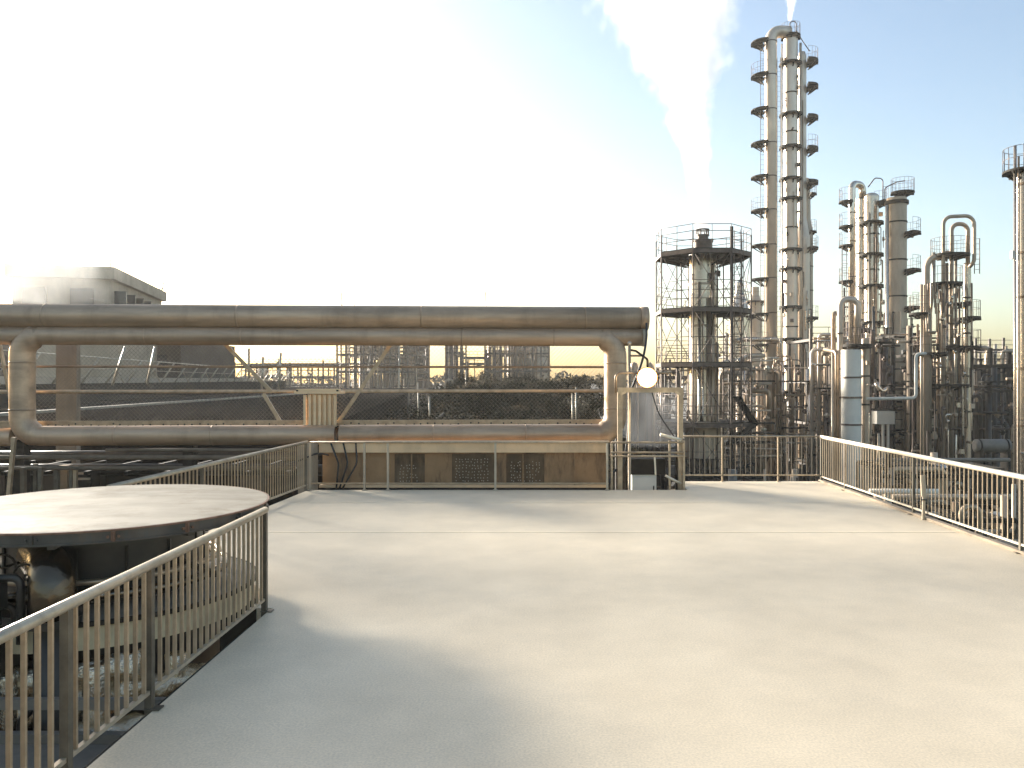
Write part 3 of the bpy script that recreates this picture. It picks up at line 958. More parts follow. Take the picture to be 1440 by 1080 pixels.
t = thing('scaffold_tower', 'eight sided scaffold tower with dark platforms round the steaming stack', 'scaffold', (SX, SY, GROUND))
LV = [10.28, 6.82, 3.56, -0.05, -3.2]
RO = 2.95
ang = [R(22.5 + 45 * k) for k in range(8)]
corners = [(SX + RO * math.cos(a), SY + RO * math.sin(a)) for a in ang]
for lv in LV:
    mb = MB()
    n = 8
    ri = 1.0
    k0 = len(mb.v)
    inner = [(SX + ri * math.cos(a), SY + ri * math.sin(a)) for a in ang]
    for i in range(8):
        j = (i + 1) % 8
        a_, b_, c_, d_ = corners[i], corners[j], inner[j], inner[i]
        k = len(mb.v)
        mb.v += [(*a_, lv - 0.06), (*b_, lv - 0.06), (*c_, lv - 0.06), (*d_, lv - 0.06), (*a_, lv), (*b_, lv), (*c_, lv), (*d_, lv)]
        for q in ((0, 3, 2, 1), (4, 5, 6, 7), (0, 1, 5, 4), (2, 3, 7, 6)):
            mb.face([k + z for z in q])
    p = mb.build('platform', 'dark_steel', t)
    for i in range(8):
        j = (i + 1) % 8
        MB().bar((*corners[i], lv - 0.17), (*corners[j], lv - 0.17), 0.10, 0.22).build('rim_beam', 'scaffold', p)
        MB().bar((*corners[i], lv - 0.2), (*inner[i], lv - 0.2), 0.10, 0.18).build('spoke_beam', 'dark_steel', p)
        if lv > 9:
            MB().bar((corners[i][0], corners[i][1], lv - 0.2), (SX + 1.0 * math.cos(ang[i]), SY + 1.0 * math.sin(ang[i]), lv - 0.75), 0.08, 0.08).build('bracket', 'dark_steel', p)
    g = MB()
    for hh in ((0.5, 1.0, 1.4) if lv > 9 else (0.5, 1.0)):
        g.tube([Vector((*c, lv + hh)) for c in corners], 0.022, 5, closed=True)
    for i in range(8):
        j = (i + 1) % 8
        for q in (0, 0.5):
            c = Vector((*corners[i], 0)).lerp(Vector((*corners[j], 0)), q)
            g.tube([(c.x, c.y, lv), (c.x, c.y, lv + (1.4 if lv > 9 else 1.0))], 0.022, 5)
    g.build('guard_rail', 'scaffold', p)
for i in range(8):
    MB().tube([(*corners[i], GROUND), (*corners[i], 11.3)], 0.045, 6).build('standard', 'scaffold', t)
    c = (SX + 1.55 * math.cos(ang[i]), SY + 1.55 * math.sin(ang[i]))
    if i % 2 == 0:
        MB().tube([(*c, GROUND), (*c, 10.2)], 0.04, 6).build('standard', 'scaffold', t)
for i in range(8):
    j = (i + 1) % 8
    zs = [10.1, 6.7, 3.4, -0.2, -3.3]
    for k in range(4):
        a_, b_ = corners[i], corners[j]
        MB().tube([(*a_, zs[k + 1]), (*b_, zs[k])], 0.022, 5).build('brace', 'scaffold', t)
        MB().tube([(*b_, zs[k + 1]), (*a_, zs[k])], 0.022, 5).build('brace', 'scaffold', t)
        MB().tube([(*a_, (zs[k] + zs[k + 1]) / 2), (*b_, (zs[k] + zs[k + 1]) / 2)], 0.02, 5).build('ledger', 'scaffold', t)
ladder(t, SX + 1.72, SY - 1.9, GROUND, 11.4, 0.42, cage=True)
MB().tube([(SX + 1.25, SY - 2.3, GROUND), (SX + 1.25, SY - 2.3, 11.6)], 0.10, 8).build('drain_pipe', 'dark_steel', t)
MB().bar((SX + 1.5, SY - 2.5, 1.5), (SX + 2.9, SY - 1.1, -0.1), 0.5, 0.08).build('stair', 'dark_steel', t)
MB().bar((SX + 2.9, SY - 1.3, -0.2), (SX + 0.9, SY - 2.8, -1.3), 0.5, 0.08).build('stair', 'dark_steel', t)
MB().bar((SX + 0.2, SY - 2.8, -3.2), (SX + 2.8, SY - 1.2, -2.6), 0.4, 0.10).build('stair', 'dark_steel', t)

clutter(bpy.data.objects['steam_stack'], SX, SY, 0.83, -8, 9, 22, 101)

# ---- the three tall columns
s8 = 80 / FPX


def Z8(y):
    return CAM_H - (y - 534) * s8


AX, AY = PX(1084, 80), 80.0
BX, BY = PX(1112, 80.5), 80.5
CX, CY = PX(1128, 82), 82.0
DX, DY = PX(1134.5, 83), 83.0
t = thing('tall_pipe_column', 'tallest slim pipe column arching over at the top, ringed platforms on its left', 'column', (AX, AY, GROUND))
MB().tube([(AX, AY, GROUND), (AX, AY, Z8(44)), (BX - 0.2, BY - 0.3, Z8(44))], 0.58, 22, bend=1.05, nb=10).build('shell', 'column_shell', t)
for k, y in enumerate((60, 107, 155, 202, 249, 296, 345, 392, 441, 484, 540, 588, 640)):
    platform(t, AX - 0.55, AY, Z8(y), 0.35, 1.42, 95, 265, rail=(k % 4 == 1), th=0.10, deep=0.75)
    MB().lathe((AX, AY), [(0.58, Z8(y)), (0.62, Z8(y)), (0.62, Z8(y) + 0.1), (0.58, Z8(y) + 0.1)], 20).build('band', 'scaffold', t)
ladder(t, AX - 0.95, AY - 0.4, GROUND, Z8(60), 0.4, step=0.5)
t = thing('tall_column', 'tall distillation column under the arched pipe with dark ring platforms', 'column', (BX, BY, GROUND))
shell(t, BX, BY, GROUND, Z8(52), 0.68, 'column_shell', [Z8(y) for y in (130, 185, 320, 460)], 'dome')
for k, y in enumerate((86, 158, 204, 249, 277, 349, 376, 430, 475, 513, 550)):
    platform(t, BX, BY, Z8(y), 0.69, 1.12, 160, 380, rail=False, th=0.2, deep=0.55)
platform(t, BX, BY, Z8(47), 0.2, 0.95, 0, 360, th=0.3, deep=0.4)
MB().tube([(BX - 0.1, BY, Z8(40)), (BX - 0.1, BY, Z8(28)), (BX + 0.55, BY, Z8(26)), (BX + 0.55, BY, Z8(48))], 0.05, 6, bend=0.3).build('vent_pipe', 'scaffold', t)
MB().tube([(BX + 0.55, BY, Z8(40)), (BX + 1.3, BY + 0.4, Z8(52)), (BX + 2.3, BY + 1.2, Z8(62))], 0.05, 6).build('brace_line', 'scaffold', t)
MB().tube([(BX + 0.85, BY - 0.4, GROUND), (BX + 0.85, BY - 0.4, Z8(60))], 0.12, 8).build('riser_pipe', 'column_tan', t)
MB().tube([(BX + 1.1, BY - 0.2, GROUND), (BX + 1.1, BY - 0.2, Z8(140))], 0.09, 8).build('riser_pipe', 'pipe_brown', t)
MB().tube([(BX - 0.95, BY - 0.2, GROUND), (BX - 0.95, BY - 0.2, Z8(60))], 0.07, 8).build('riser_pipe', 'pipe_pale', t)
ladder(t, BX - 1.25, BY - 0.2, GROUND, Z8(80), 0.35, step=0.5)
MB().box((BX - 0.6, BY - 1.3, Z8(577)), (BX + 0.3, BY - 0.7, Z8(565))).build('junction_box', 'white_paint', t)
MB().tube([(BX - 1.6, BY - 1.6, GROUND), (BX - 1.6, BY - 1.6, Z8(478)), (BX - 5.2, BY - 1.6, Z8(478)), (BX - 6.4, BY - 3.5, Z8(482))], 0.24, 14, bend=0.5).build('side_pipe', 'column_bright', t)
clutter(t, BX, BY, 0.68, -8, Z8(80), 34, 102)
t = thing('wide_foot_column', 'tall column with a flared lower half and platforms on its right', 'column', (CX, CY, GROUND))
MB().lathe((CX, CY), [(0.75, GROUND), (0.75, Z8(330)), (0.42, Z8(300)), (0.42, Z8(68)), (0.3, Z8(62)), (0.01, Z8(60))], 22).build('shell', 'column_shell', t)
for k, y in enumerate((74, 110, 155, 200, 248)):
    platform(t, CX + 0.45, CY, Z8(y), 0.3, 1.15, -100, 90, rail=(k % 3 == 0), th=0.30, deep=0.85)
for k, y in enumerate((344, 444, 530, 600)):
    platform(t, CX + 0.1, CY, Z8(y), 0.70, 1.5, -70, 60, th=0.14, deep=0.6)
clutter(t, CX, CY, 0.6, -8, Z8(330), 22, 103)
t = thing('slim_column', 'slim short column tucked behind the flared tall column', 'column', (DX, DY, GROUND))
MB().lathe((DX, DY), [(0.62, GROUND), (0.62, Z8(318)), (0.40, Z8(300)), (0.34, Z8(246)), (0.2, Z8(240)), (0.01, Z8(239))], 20).build('shell', 'column_tan', t)
for y in (263, 318, 345):
    platform(t, DX, DY, Z8(y), 0.4, 1.0, -80, 80, rail=True, th=0.12)
for y in (370, 405, 470):
    MB().lathe((DX, DY), [(0.62, Z8(y)), (0.66, Z8(y)), (0.66, Z8(y) + 0.12), (0.62, Z8(y) + 0.12)], 20).build('band', 'scaffold', t)

# ---- middle group
s7 = 70 / FPX


def Z7(y):
    return CAM_H - (y - 534) * s7


t = thing('overhead_pipe_column', 'thin bright pipe column arching into the twin columns', 'column', (PX(1198, 70), 70, GROUND))
x0 = PX(1198, 70)
MB().tube([(x0, 70, GROUND), (x0, 70, Z7(258)), (PX(1213, 70.6), 70.6, Z7(258)), (PX(1213, 70.6), 70.6, Z7(275))], 0.30, 18, bend=0.5, nb=8).build('shell', 'column_bright', t)
for y in (283, 318, 345, 395):
    platform(t, x0 - 0.25, 70, Z7(y), 0.2, 0.85, 110, 270, th=0.12, deep=0.5)
for y in (300, 340, 390, 440):
    MB().lathe((x0, 70), [(0.30, Z7(y)), (0.34, Z7(y)), (0.34, Z7(y) + 0.08), (0.30, Z7(y) + 0.08)], 16).build('flange', 'scaffold', t)
ladder(t, PX(1186, 70), 69.8, Z7(640), Z7(345), 0.4, cage=True, step=0.45)
t = thing('twin_column', 'left slimmer one of the two round topped bright columns', 'column', (PX(1211, 71), 71, GROUND))
shell(t, PX(1211, 71), 71, GROUND, Z7(277), 0.34, 'column_bright', [Z7(y) for y in (305, 355, 402, 450)], 'dome')
t = thing('twin_column', 'right thicker one of the two round topped bright columns', 'column', (PX(1225.5, 70.3), 70.3, GROUND))
x0 = PX(1225.5, 70.3)
shell(t, x0, 70.3, GROUND, Z7(276), 0.62, 'column_bright', [Z7(y) for y in (330, 380, 440)], 'dome')
for y in (311, 356, 400, 452):
    platform(t, x0, 70.3, Z7(y), 0.63, 1.0, 150, 385, rail=False, th=0.2, deep=0.45)
platform(t, x0 + 0.5, 70.3, Z7(282), 0.3, 0.95, -80, 80, rail=True, th=0.25)
MB().tube([(x0 - 0.5, 69.6, Z7(300)), (x0 - 0.5, 69.6, GROUND)], 0.09, 8).build('riser_pipe', 'pipe_pale', t)
MB().tube([(x0 + 0.1, 69.5, Z7(290)), (x0 + 0.1, 69.5, GROUND)], 0.07, 8).build('riser_pipe', 'pipe_brown', t)
MB().tube([(x0 - 0.3, 70.3, Z7(262)), (x0 + 0.3, 70.3, Z7(249)), (x0 + 1.0, 70.3, Z7(250)), (x0 + 1.0, 70.3, Z7(285))], 0.05, 6, bend=0.3).build('vent_pipe', 'scaffold', t)
clutter(t, x0, 70.3, 0.62, -8, Z7(285), 34, 104)
t = thing('flat_top_column', 'broad flat topped column with half round platforms on its right', 'column', (PX(1261, 68), 68, GROUND))
x0 = PX(1261, 68)
shell(t, x0, 68, Z7(470), Z7(286), 0.80, 'column_tan', [PZ(y, 68) for y in (314, 367, 418)], 'flat')
MB().lathe((x0, 68), [(0.92, GROUND), (0.92, PZ(476, 68)), (0.80, PZ(468, 68))], 26).build('lower_shell', 'column_tan', t)
MB().lathe((x0, 68), [(0.80, PZ(288, 68)), (0.95, PZ(288, 68)), (0.95, PZ(283, 68)), (0.3, PZ(280, 68)), (0.01, PZ(279, 68))], 26).build('top_flange', 'dark_steel', t)
for y in (328, 380, 432):
    platform(t, x0 + 0.15, 68, PZ(y, 68), 0.6, 1.75, -75, 75, th=0.14, deep=0.5)
platform(t, x0 + 0.5, 68, PZ(270, 68), 0.1, 0.95, 0, 360, th=0.14, deep=0.5)
MB().tube([(x0 - 1.0, 68, PZ(282, 68)), (x0 - 1.0, 68, PZ(264, 68)), (x0, 68, PZ(256, 68)), (x0 + 0.7, 68, PZ(254, 68))], 0.05, 6, bend=0.3).build('hoop', 'scaffold', t)
MB().tube([(x0 - 0.98, 67.6, PZ(290, 68)), (x0 - 0.98, 67.6, GROUND)], 0.16, 10).build('riser_pipe', 'column_bright', t)
for y in (510, 548, 590):
    MB().lathe((x0, 68), [(0.92, PZ(y, 68)), (0.96, PZ(y, 68)), (0.96, PZ(y, 68) + 0.08), (0.92, PZ(y, 68) + 0.08)], 24).build('band', 'scaffold', t)

clutter(t, x0, 68, 0.92, -8, PZ(440, 68), 30, 105)
t = thing('grey_vessel', 'pale grey upright vessel with a dark walkway on top', 'vessel', (PX(1196, 55), 55, GROUND))
x0 = PX(1197, 55)
shell(t, x0, 55, GROUND, PZ(492, 55), 0.66, 'vessel_grey', [PZ(y, 55) for y in (532, 560, 598)], 'flat', 26, 'scaffold')
platform(t, x0 + 0.5, 55.2, PZ(484, 55), 0.1, 0.95, 0, 360, th=0.18, deep=0.3)
t = thing('brown_column', 'narrow brown column close on the right of the grey vessel', 'column', (PX(1217, 55.6), 55.6, GROUND))
shell(t, PX(1217, 55.6), 55.6, GROUND, PZ(478, 55.6), 0.27, 'column_tan', [PZ(y, 55.6) for y in (530, 570)], 'dome')
clutter(t, PX(1217, 55.6), 55.6, 0.27, -8, PZ(490, 55.6), 18, 106, 0.8)
t = thing('goose_neck_pipe', 'large upside down U pipe rising behind the grey vessel', 'pipe', (PX(1182, 57), 57, GROUND))
MB().tube([(PX(1182, 57), 57, GROUND), (PX(1182, 57), 57, PZ(421, 57)), (PX(1206, 57), 57, PZ(421, 57)), (PX(1206, 57), 57, PZ(500, 57))], 0.22, 14, bend=0.5).build('pipe', 'column_shell', t)
for y in (470, 520, 560):
    MB().lathe((PX(1182, 57), 57), [(0.22, PZ(y, 57)), (0.32, PZ(y, 57)), (0.32, PZ(y, 57) + 0.1), (0.22, PZ(y, 57) + 0.1)], 14).build('flange', 'scaffold', t)
t = thing('goose_neck_pipe', 'smaller upside down U pipe left of the large one', 'pipe', (PX(1173, 58), 58, GROUND))
MB().tube([(PX(1172, 58), 58, GROUND), (PX(1172, 58), 58, PZ(440, 58)), (PX(1184, 59.5), 59.5, PZ(440, 58)), (PX(1184, 59.5), 59.5, PZ(520, 58))], 0.16, 12, bend=0.4).build('pipe', 'pipe_brown', t)
t = thing('downcomer_pipe', 'rusty vertical pipe in front of the brown process building', 'pipe', (PX(1177, 56), 56, GROUND))
MB().tube([(PX(1177, 56), 56, GROUND), (PX(1177, 56), 56, PZ(495, 56)), (PX(1160, 58), 58, PZ(490, 56))], 0.14, 12, bend=0.4).build('pipe', 'pipe_brown', t)
MB().tube([(PX(1171, 56.4), 56.4, GROUND), (PX(1171, 56.4), 56.4, PZ(500, 56))], 0.09, 10).build('side_pipe', 'pipe_pale', t)

# ---- U tube group
t = thing('u_tube_tower', 'tower of bright upright tubes crowned by two nested U bends', 'tower', (PX(1335, 55), 55, GROUND))


def UT(px, py, d=55):
    return P(px, py, d)


MB().tube([UT(1326.5, 660, 54.6), UT(1326.5, 305, 54.6), UT(1370, 303, 54.6), UT(1370, 368, 54.6), UT(1363, 376, 54.8)], 0.125, 12, bend=0.6, nb=8).build('u_pipe', 'column_tan', t)
MB().tube([UT(1338, 660, 55), UT(1338, 315, 55), UT(1361, 315, 55), UT(1361, 372, 55)], 0.14, 12, bend=0.5, nb=8).build('u_pipe', 'column_tan', t)
MB().tube([UT(1303, 660, 55), UT(1303, 365, 55), UT(1334, 356, 55)], 0.21, 14, bend=0.8, nb=8).build('header_pipe', 'column_tan', t)
MB().tube([UT(1313, 355, 55), UT(1313, 400, 55), UT(1308, 440, 55), UT(1307.5, 660, 55)], 0.12, 12, bend=1.5).build('header_pipe', 'pipe_pale', t)
MB().tube([UT(1296, 660, 55), UT(1296, 400, 55)], 0.10, 12).build('riser_pipe', 'column_tan', t)
shell(t, PX(1360, 55.5), 55.5, GROUND, PZ(372, 55.5), 0.25, 'column_bright', [PZ(y, 55.5) for y in (420, 470, 530, 580)], 'dome')
for px, y0, r, m_ in ((1319, 398, 0.10, 'pipe_brown'), (1331, 370, 0.13, 'column_bright'), (1344, 365, 0.10, 'pipe_pale'), (1349, 400, 0.07, 'pipe_brown'), (1324, 420, 0.08, 'pipe_pale'), (1354, 440, 0.09, 'column_tan')):
    d = 54.7 + (px % 5) * 0.3
    MB().tube([UT(px, 660, d), UT(px, y0, d)], r, 10).build('riser_pipe', m_, t)
for (x, y, ro, a0, a1) in ((1336, 358, 1.25, 0, 360), (1330, 398, 1.1, 150, 390), (1345, 425, 1.0, -60, 200), (1352, 446, 1.2, -90, 90), (1298, 440, 0.9, 90, 270), (1348, 487, 1.4, 0, 360), (1310, 496, 1.2, 90, 300), (1335, 540, 1.3, 0, 360)):
    platform(t, PX(x, 55.2), 55.2, PZ(y, 55.2), 0.3, ro, a0, a1, th=0.14, deep=0.4)
ladder(t, PX(1374, 55), 55, PZ(385, 55), PZ(335, 55), 0.35)
rnd = random.Random(11)
for k in range(26):
    px = 1312 + rnd.random() * 42
    py = 400 + rnd.random() * 220
    d = 54.3 + rnd.random() * 1.2
    a_ = UT(px, py, d)
    dx = rnd.choice([-1, 1]) * (0.3 + rnd.random() * 0.5)
    MB().tube([a_, a_ + Vector((dx, 0, 0)), a_ + Vector((dx, 0.1, rnd.choice([-1, 1]) * (0.5 + rnd.random())))], 0.04 + 0.05 * rnd.random(), 8, bend=0.12).build('link_pipe', rnd.choice(['pipe_brown', 'column_tan', 'column_bright', 'scaffold']), t)
for k in range(18):
    p = UT(1314 + rnd.random() * 42, 410 + rnd.random() * 230, 54.3)
    MB().tube([p, p + Vector((0.18, 0, 0))], 0.13, 10).build('valve', rnd.choice(['column_bright', 'scaffold', 'pipe_brown']), t)

for px_, sd_ in ((1308, 107), (1322, 108), (1338, 109), (1350, 110), (1360, 111)):
    clutter(t, PX(px_, 54.6), 54.6, 0.15, -8, PZ(400, 55), 16, sd_, 0.9)

# ---- right edge column
t = thing('edge_column', 'bright cylindrical column cut by the right edge of the picture', 'column', (PX(1443, 40), 40, GROUND))
x0 = PX(1443, 40)
shell(t, x0, 40, GROUND, PZ(244, 40), 0.50, 'column_bright', [PZ(y, 40) for y in (262, 358, 420, 520, 600)], 'dome', 28, 'pipe_brown')
MB().tube([(PX(1427.5, 39.6), 39.6, GROUND), (PX(1427.5, 39.6), 39.6, PZ(208, 40))], 0.075, 10).build('riser_pipe', 'column_bright', t)
MB().tube([(PX(1432.5, 39.4), 39.4, GROUND), (PX(1432.5, 39.4), 39.4, PZ(225, 40))], 0.05, 10).build('riser_pipe', 'pipe_brown', t)
platform(t, x0, 40, PZ(240, 40), 0.3, 1.05, 0, 360, th=0.10, deep=0.6)
MB().tube([(x0 - 0.15, 39.8, PZ(244, 40)), (x0 - 0.15, 39.8, PZ(186, 40))], 0.05, 8).build('vent_pipe', 'pipe_brown', t)
MB().box((PX(1422, 39.5), 39.4, PZ(366, 40)), (PX(1426, 39.5), 39.6, PZ(355, 40))).build('junction_box', 'vessel_grey', t)
MB().tube([(x0 - 0.6, 39.5, PZ(636, 40)), (x0 + 1.5, 39.5, PZ(637, 40))], 0.05, 8).build('side_pipe', 'column_bright', t)


# ================================================================== frames full of pipework
def plant_unit(name, label, cat, x0, x1, y0, y1, z1, seed, levels=4, bays=3, npipe=24, vessels=2, mats=('pipe_brown', 'column_tan', 'pipe_pale', 'scaffold'), fm='far_steel', cw=0.28, group=None, zlow=GROUND, rail=True):
    rn = random.Random(seed)
    t = thing(name, label, cat, ((x0 + x1) / 2, (y0 + y1) / 2, GROUND), group)
    zs = [zlow + (z1 - zlow) * k / levels for k in range(1, levels + 1)]
    for i in range(bays + 1):
        x = x0 + (x1 - x0) * i / bays
        for y in (y0, y1):
            zt = z1 + (rn.random() * 1.5 if rn.random() < 0.5 else 0)
            MB().bar((x, y, GROUND), (x, y, zt), cw, cw).build('steel_column', fm, t)
    for z in zs:
        for y in (y0, y1):
            MB().bar((x0, y, z), (x1, y, z), cw * 0.8, cw).build('beam', fm, t)
        for i in range(bays + 1):
            x = x0 + (x1 - x0) * i / bays
            MB().bar((x, y0, z - 0.01), (x, y1, z - 0.01), cw * 0.8, cw).build('beam', fm, t)
        if rn.random() < 0.7:
            xa = x0 + (x1 - x0) * rn.random() * 0.5
            xb = xa + (x1 - xa) * (0.4 + 0.6 * rn.random())
            MB().box((xa, y0 + 0.2, z + cw / 2), (xb, y1 - 0.2, z + cw / 2 + 0.08)).build('floor', 'dark_steel', t)
        if rail:
            g = MB()
            for hh in (0.6, 1.15):
                g.tube([(x0, y0, z + hh), (x1, y0, z + hh)], 0.035, 4)
            k = x0
            while k < x1:
                g.tube([(k, y0, z), (k, y0, z + 1.15)], 0.03, 4)
                k += 1.6
            g.build('guard_rail', fm, t)
    for k in range(bays):
        if rn.random() < 0.6:
            j = rn.randrange(levels)
            za = zlow if j == 0 else zs[j - 1]
            xa = x0 + (x1 - x0) * k / bays
            xb = x0 + (x1 - x0) * (k + 1) / bays
            MB().bar((xa, y0 - 0.05, za), (xb, y0 - 0.05, zs[j]), cw * 0.5, cw * 0.5).build('brace', fm, t)
    for k in range(npipe):
        x = x0 + (x1 - x0) * rn.random()
        y = y0 + (y1 - y0) * (rn.random() ** 1.5) - 0.4
        z = zlow + 0.5 + (z1 - zlow) * rn.random()
        r = (0.06 + 0.16 * rn.random() ** 2)
        q = rn.random()
        L1 = (x1 - x0) * (0.15 + 0.5 * rn.random()) * rn.choice([-1, 1])
        xe = min(max(x + L1, x0), x1)
        if q < 0.45:
            pts = [(x, y, zlow - 2), (x, y, z), (xe, y, z)]
            if rn.random() < 0.5:
                pts.append((xe, y, z + rn.choice([-1, 1]) * (z1 - zlow) * 0.25))
        elif q < 0.75:
            pts = [(x0 - 0.5, y, z), (x1 + 0.5, y, z)]
        else:
            pts = [(x, y, GROUND), (x, y, z1 * (0.6 + 0.5 * rn.random()))]
        MB().tube(pts, r, 8, bend=r * 2.5, nb=4).build('pipe', rn.choice(mats), t)
    for k in range(vessels):
        x = x0 + (x1 - x0) * (0.15 + 0.7 * rn.random())
        y = y0 + (y1 - y0) * (0.3 + 0.4 * rn.random())
        r = min(1.3, (x1 - x0) * 0.09) * (0.7 + 0.6 * rn.random())
        zv = zlow + (z1 - zlow) * (0.3 + 0.5 * rn.random())
        if rn.random() < 0.6:
            shell(t, x, y, GROUND, zv + 2, r, rn.choice(['column_shell', 'column_tan', 'column_bright']), [zv], 'dome', 18, name='vessel')
        else:
            mb = MB().tube([(x - r * 2, y, zv), (x + r * 2, y, zv)], r * 0.8, 16)
            mb.build('vessel', rn.choice(['column_shell', 'column_tan']), t)
    return t


plant_unit('pipe_rack', 'pipe rack with lit pipes between the tall columns and the goose neck pipes', 'pipe rack', PX(1140, 72), PX(1182, 72), 72, 78, PZ(478, 72), 21, 4, 2, 22, 1, cw=0.22)
plant_unit('process_unit', 'crowded steel frame of pipes below the broad flat topped column', 'frame', PX(1222, 62), PX(1256, 62), 62, 66, PZ(482, 62), 22, 4, 2, 26, 1, fm='dark_steel', cw=0.2, mats=('dark_steel', 'pipe_brown', 'scaffold', 'drum'))
plant_unit('process_unit', 'dark steel frame between the flat topped column and the U tube tower', 'frame', PX(1276, 60), PX(1296, 60), 60, 66, PZ(470, 60), 23, 4, 1, 16, 1, fm='dark_steel', cw=0.2, mats=('dark_steel', 'pipe_brown', 'scaffold', 'drum'))
plant_unit('process_unit', 'long dark steel frame right of the U tube tower', 'frame', PX(1366, 66), PX(1500, 66), 66, 74, PZ(515, 66), 24, 3, 5, 34, 3, fm='dark_steel', cw=0.24, mats=('dark_steel', 'drum', 'scaffold', 'pipe_brown'))
plant_unit('process_unit', 'hazy frame with pale tanks above the long dark frame', 'frame', PX(1372, 95), PX(1450, 95), 95, 103, PZ(492, 95), 25, 4, 4, 20, 3, cw=0.25)
plant_unit('process_unit', 'frame of pipes behind the U tube tower foot', 'frame', PX(1296, 62), PX(1366, 62), 64, 70, PZ(500, 64), 26, 4, 3, 24, 2, fm='dark_steel', cw=0.2, mats=('dark_steel', 'pipe_brown', 'scaffold', 'drum'))
plant_unit('pipe_rack', 'pipe rack behind the right foot of the scaffold tower', 'pipe rack', PX(1026, 58), PX(1072, 58), 58, 62, PZ(520, 58), 27, 4, 2, 20, 0, cw=0.18, mats=('pipe_pale', 'pipe_brown', 'column_bright', 'column_tan'))
plant_unit('process_unit', 'small pipe frame left of the stack behind the stair head', 'frame', PX(936, 62), PX(972, 62), 62, 66, PZ(515, 62), 28, 5, 2, 18, 1, cw=0.18)
plant_unit('process_unit', 'far frame of columns seen between the stack and the tall columns', 'frame', PX(1022, 105), PX(1070, 105), 105, 112, PZ(470, 105), 29, 6, 3, 20, 2, cw=0.25)
t = thing('bell_column', 'far bell topped column right of the stack inside the scaffold', 'column', (PX(1040, 100), 100, GROUND))
MB().lathe((PX(1040, 100), 100), [(1.3, GROUND), (1.3, PZ(440, 100)), (0.9, PZ(425, 100)), (0.55, PZ(412, 100)), (0.5, PZ(398, 100)), (0.01, PZ(394, 100))], 22).build('shell', 'column_bright', t)
platform(t, PX(1040, 100), 100, PZ(445, 100), 1.3, 2.0, 0, 360)
t = thing('bell_column', 'far square shouldered column left of the tallest pipe column', 'column', (PX(1062, 104), 104, GROUND))
MB().lathe((PX(1062, 104), 104), [(0.9, GROUND), (0.9, PZ(425, 104)), (0.5, PZ(415, 104)), (0.5, PZ(404, 104)), (0.01, PZ(403, 104))], 20).build('shell', 'column_tan', t)
platform(t, PX(1062, 104), 104, PZ(424, 104), 0.9, 1.6, 0, 360)

# beige wall building behind the scaffold, brown process building
t = thing('beige_building', 'long beige walled building with pale ledges behind the scaffold', 'building', (PX(1050, 66), 66, GROUND))
MB().box((PX(1015, 66), 66, GROUND), (PX(1078, 66), 78, PZ(512, 66))).build('wall', 'beige_wall', t)
for y in (528, 556, 568, 600):
    MB().box((PX(1015, 66) - 0.05, 65.75, PZ(y, 66)), (PX(1078, 66), 66, PZ(y, 66) + 0.16)).build('ledge', 'kerb_pale', t)
for k in range(5):
    x = PX(1020 + k * 12, 66)
    MB().box((x, 65.9, GROUND), (x + 0.25, 66, PZ(514, 66))).build('pilaster', 'beige_wall', t)
for k, (y, zz) in enumerate(((63.5, PZ(500, 63)), (64.2, PZ(505, 64)), (63.8, PZ(525, 64)))):
    MB().tube([(PX(1018, 60), y - 3, zz - 0.6), (PX(1045, 60), y - 2, zz - 0.4), (PX(1060, 62), y, zz), (PX(1078, 63), y, zz)], 0.16, 12, bend=0.4).build('roof_pipe', 'pipe_pale', t)
t = thing('brown_building', 'brown panelled process building right of the tall columns', 'building', (PX(1160, 80), 80, GROUND))
MB().box((PX(1141, 80), 80, GROUND), (PX(1180, 80), 92, PZ(526, 80))).build('wall', 'brown_wall', t)
for k in range(4):
    for j in range(4):
        xa = PX(1142 + k * 9.5, 80)
        za = GROUND + j * 3.0 + 0.1
        MB().box((xa, 79.93, za), (xa + 0.6, 80, za + 2.8)).build('panel', 'brown_wall', t)
MB().box((PX(1140, 80), 79.7, PZ(548, 80)), (PX(1181, 80), 79.93, PZ(548, 80) + 0.15)).build('ledge', 'column_tan', t)
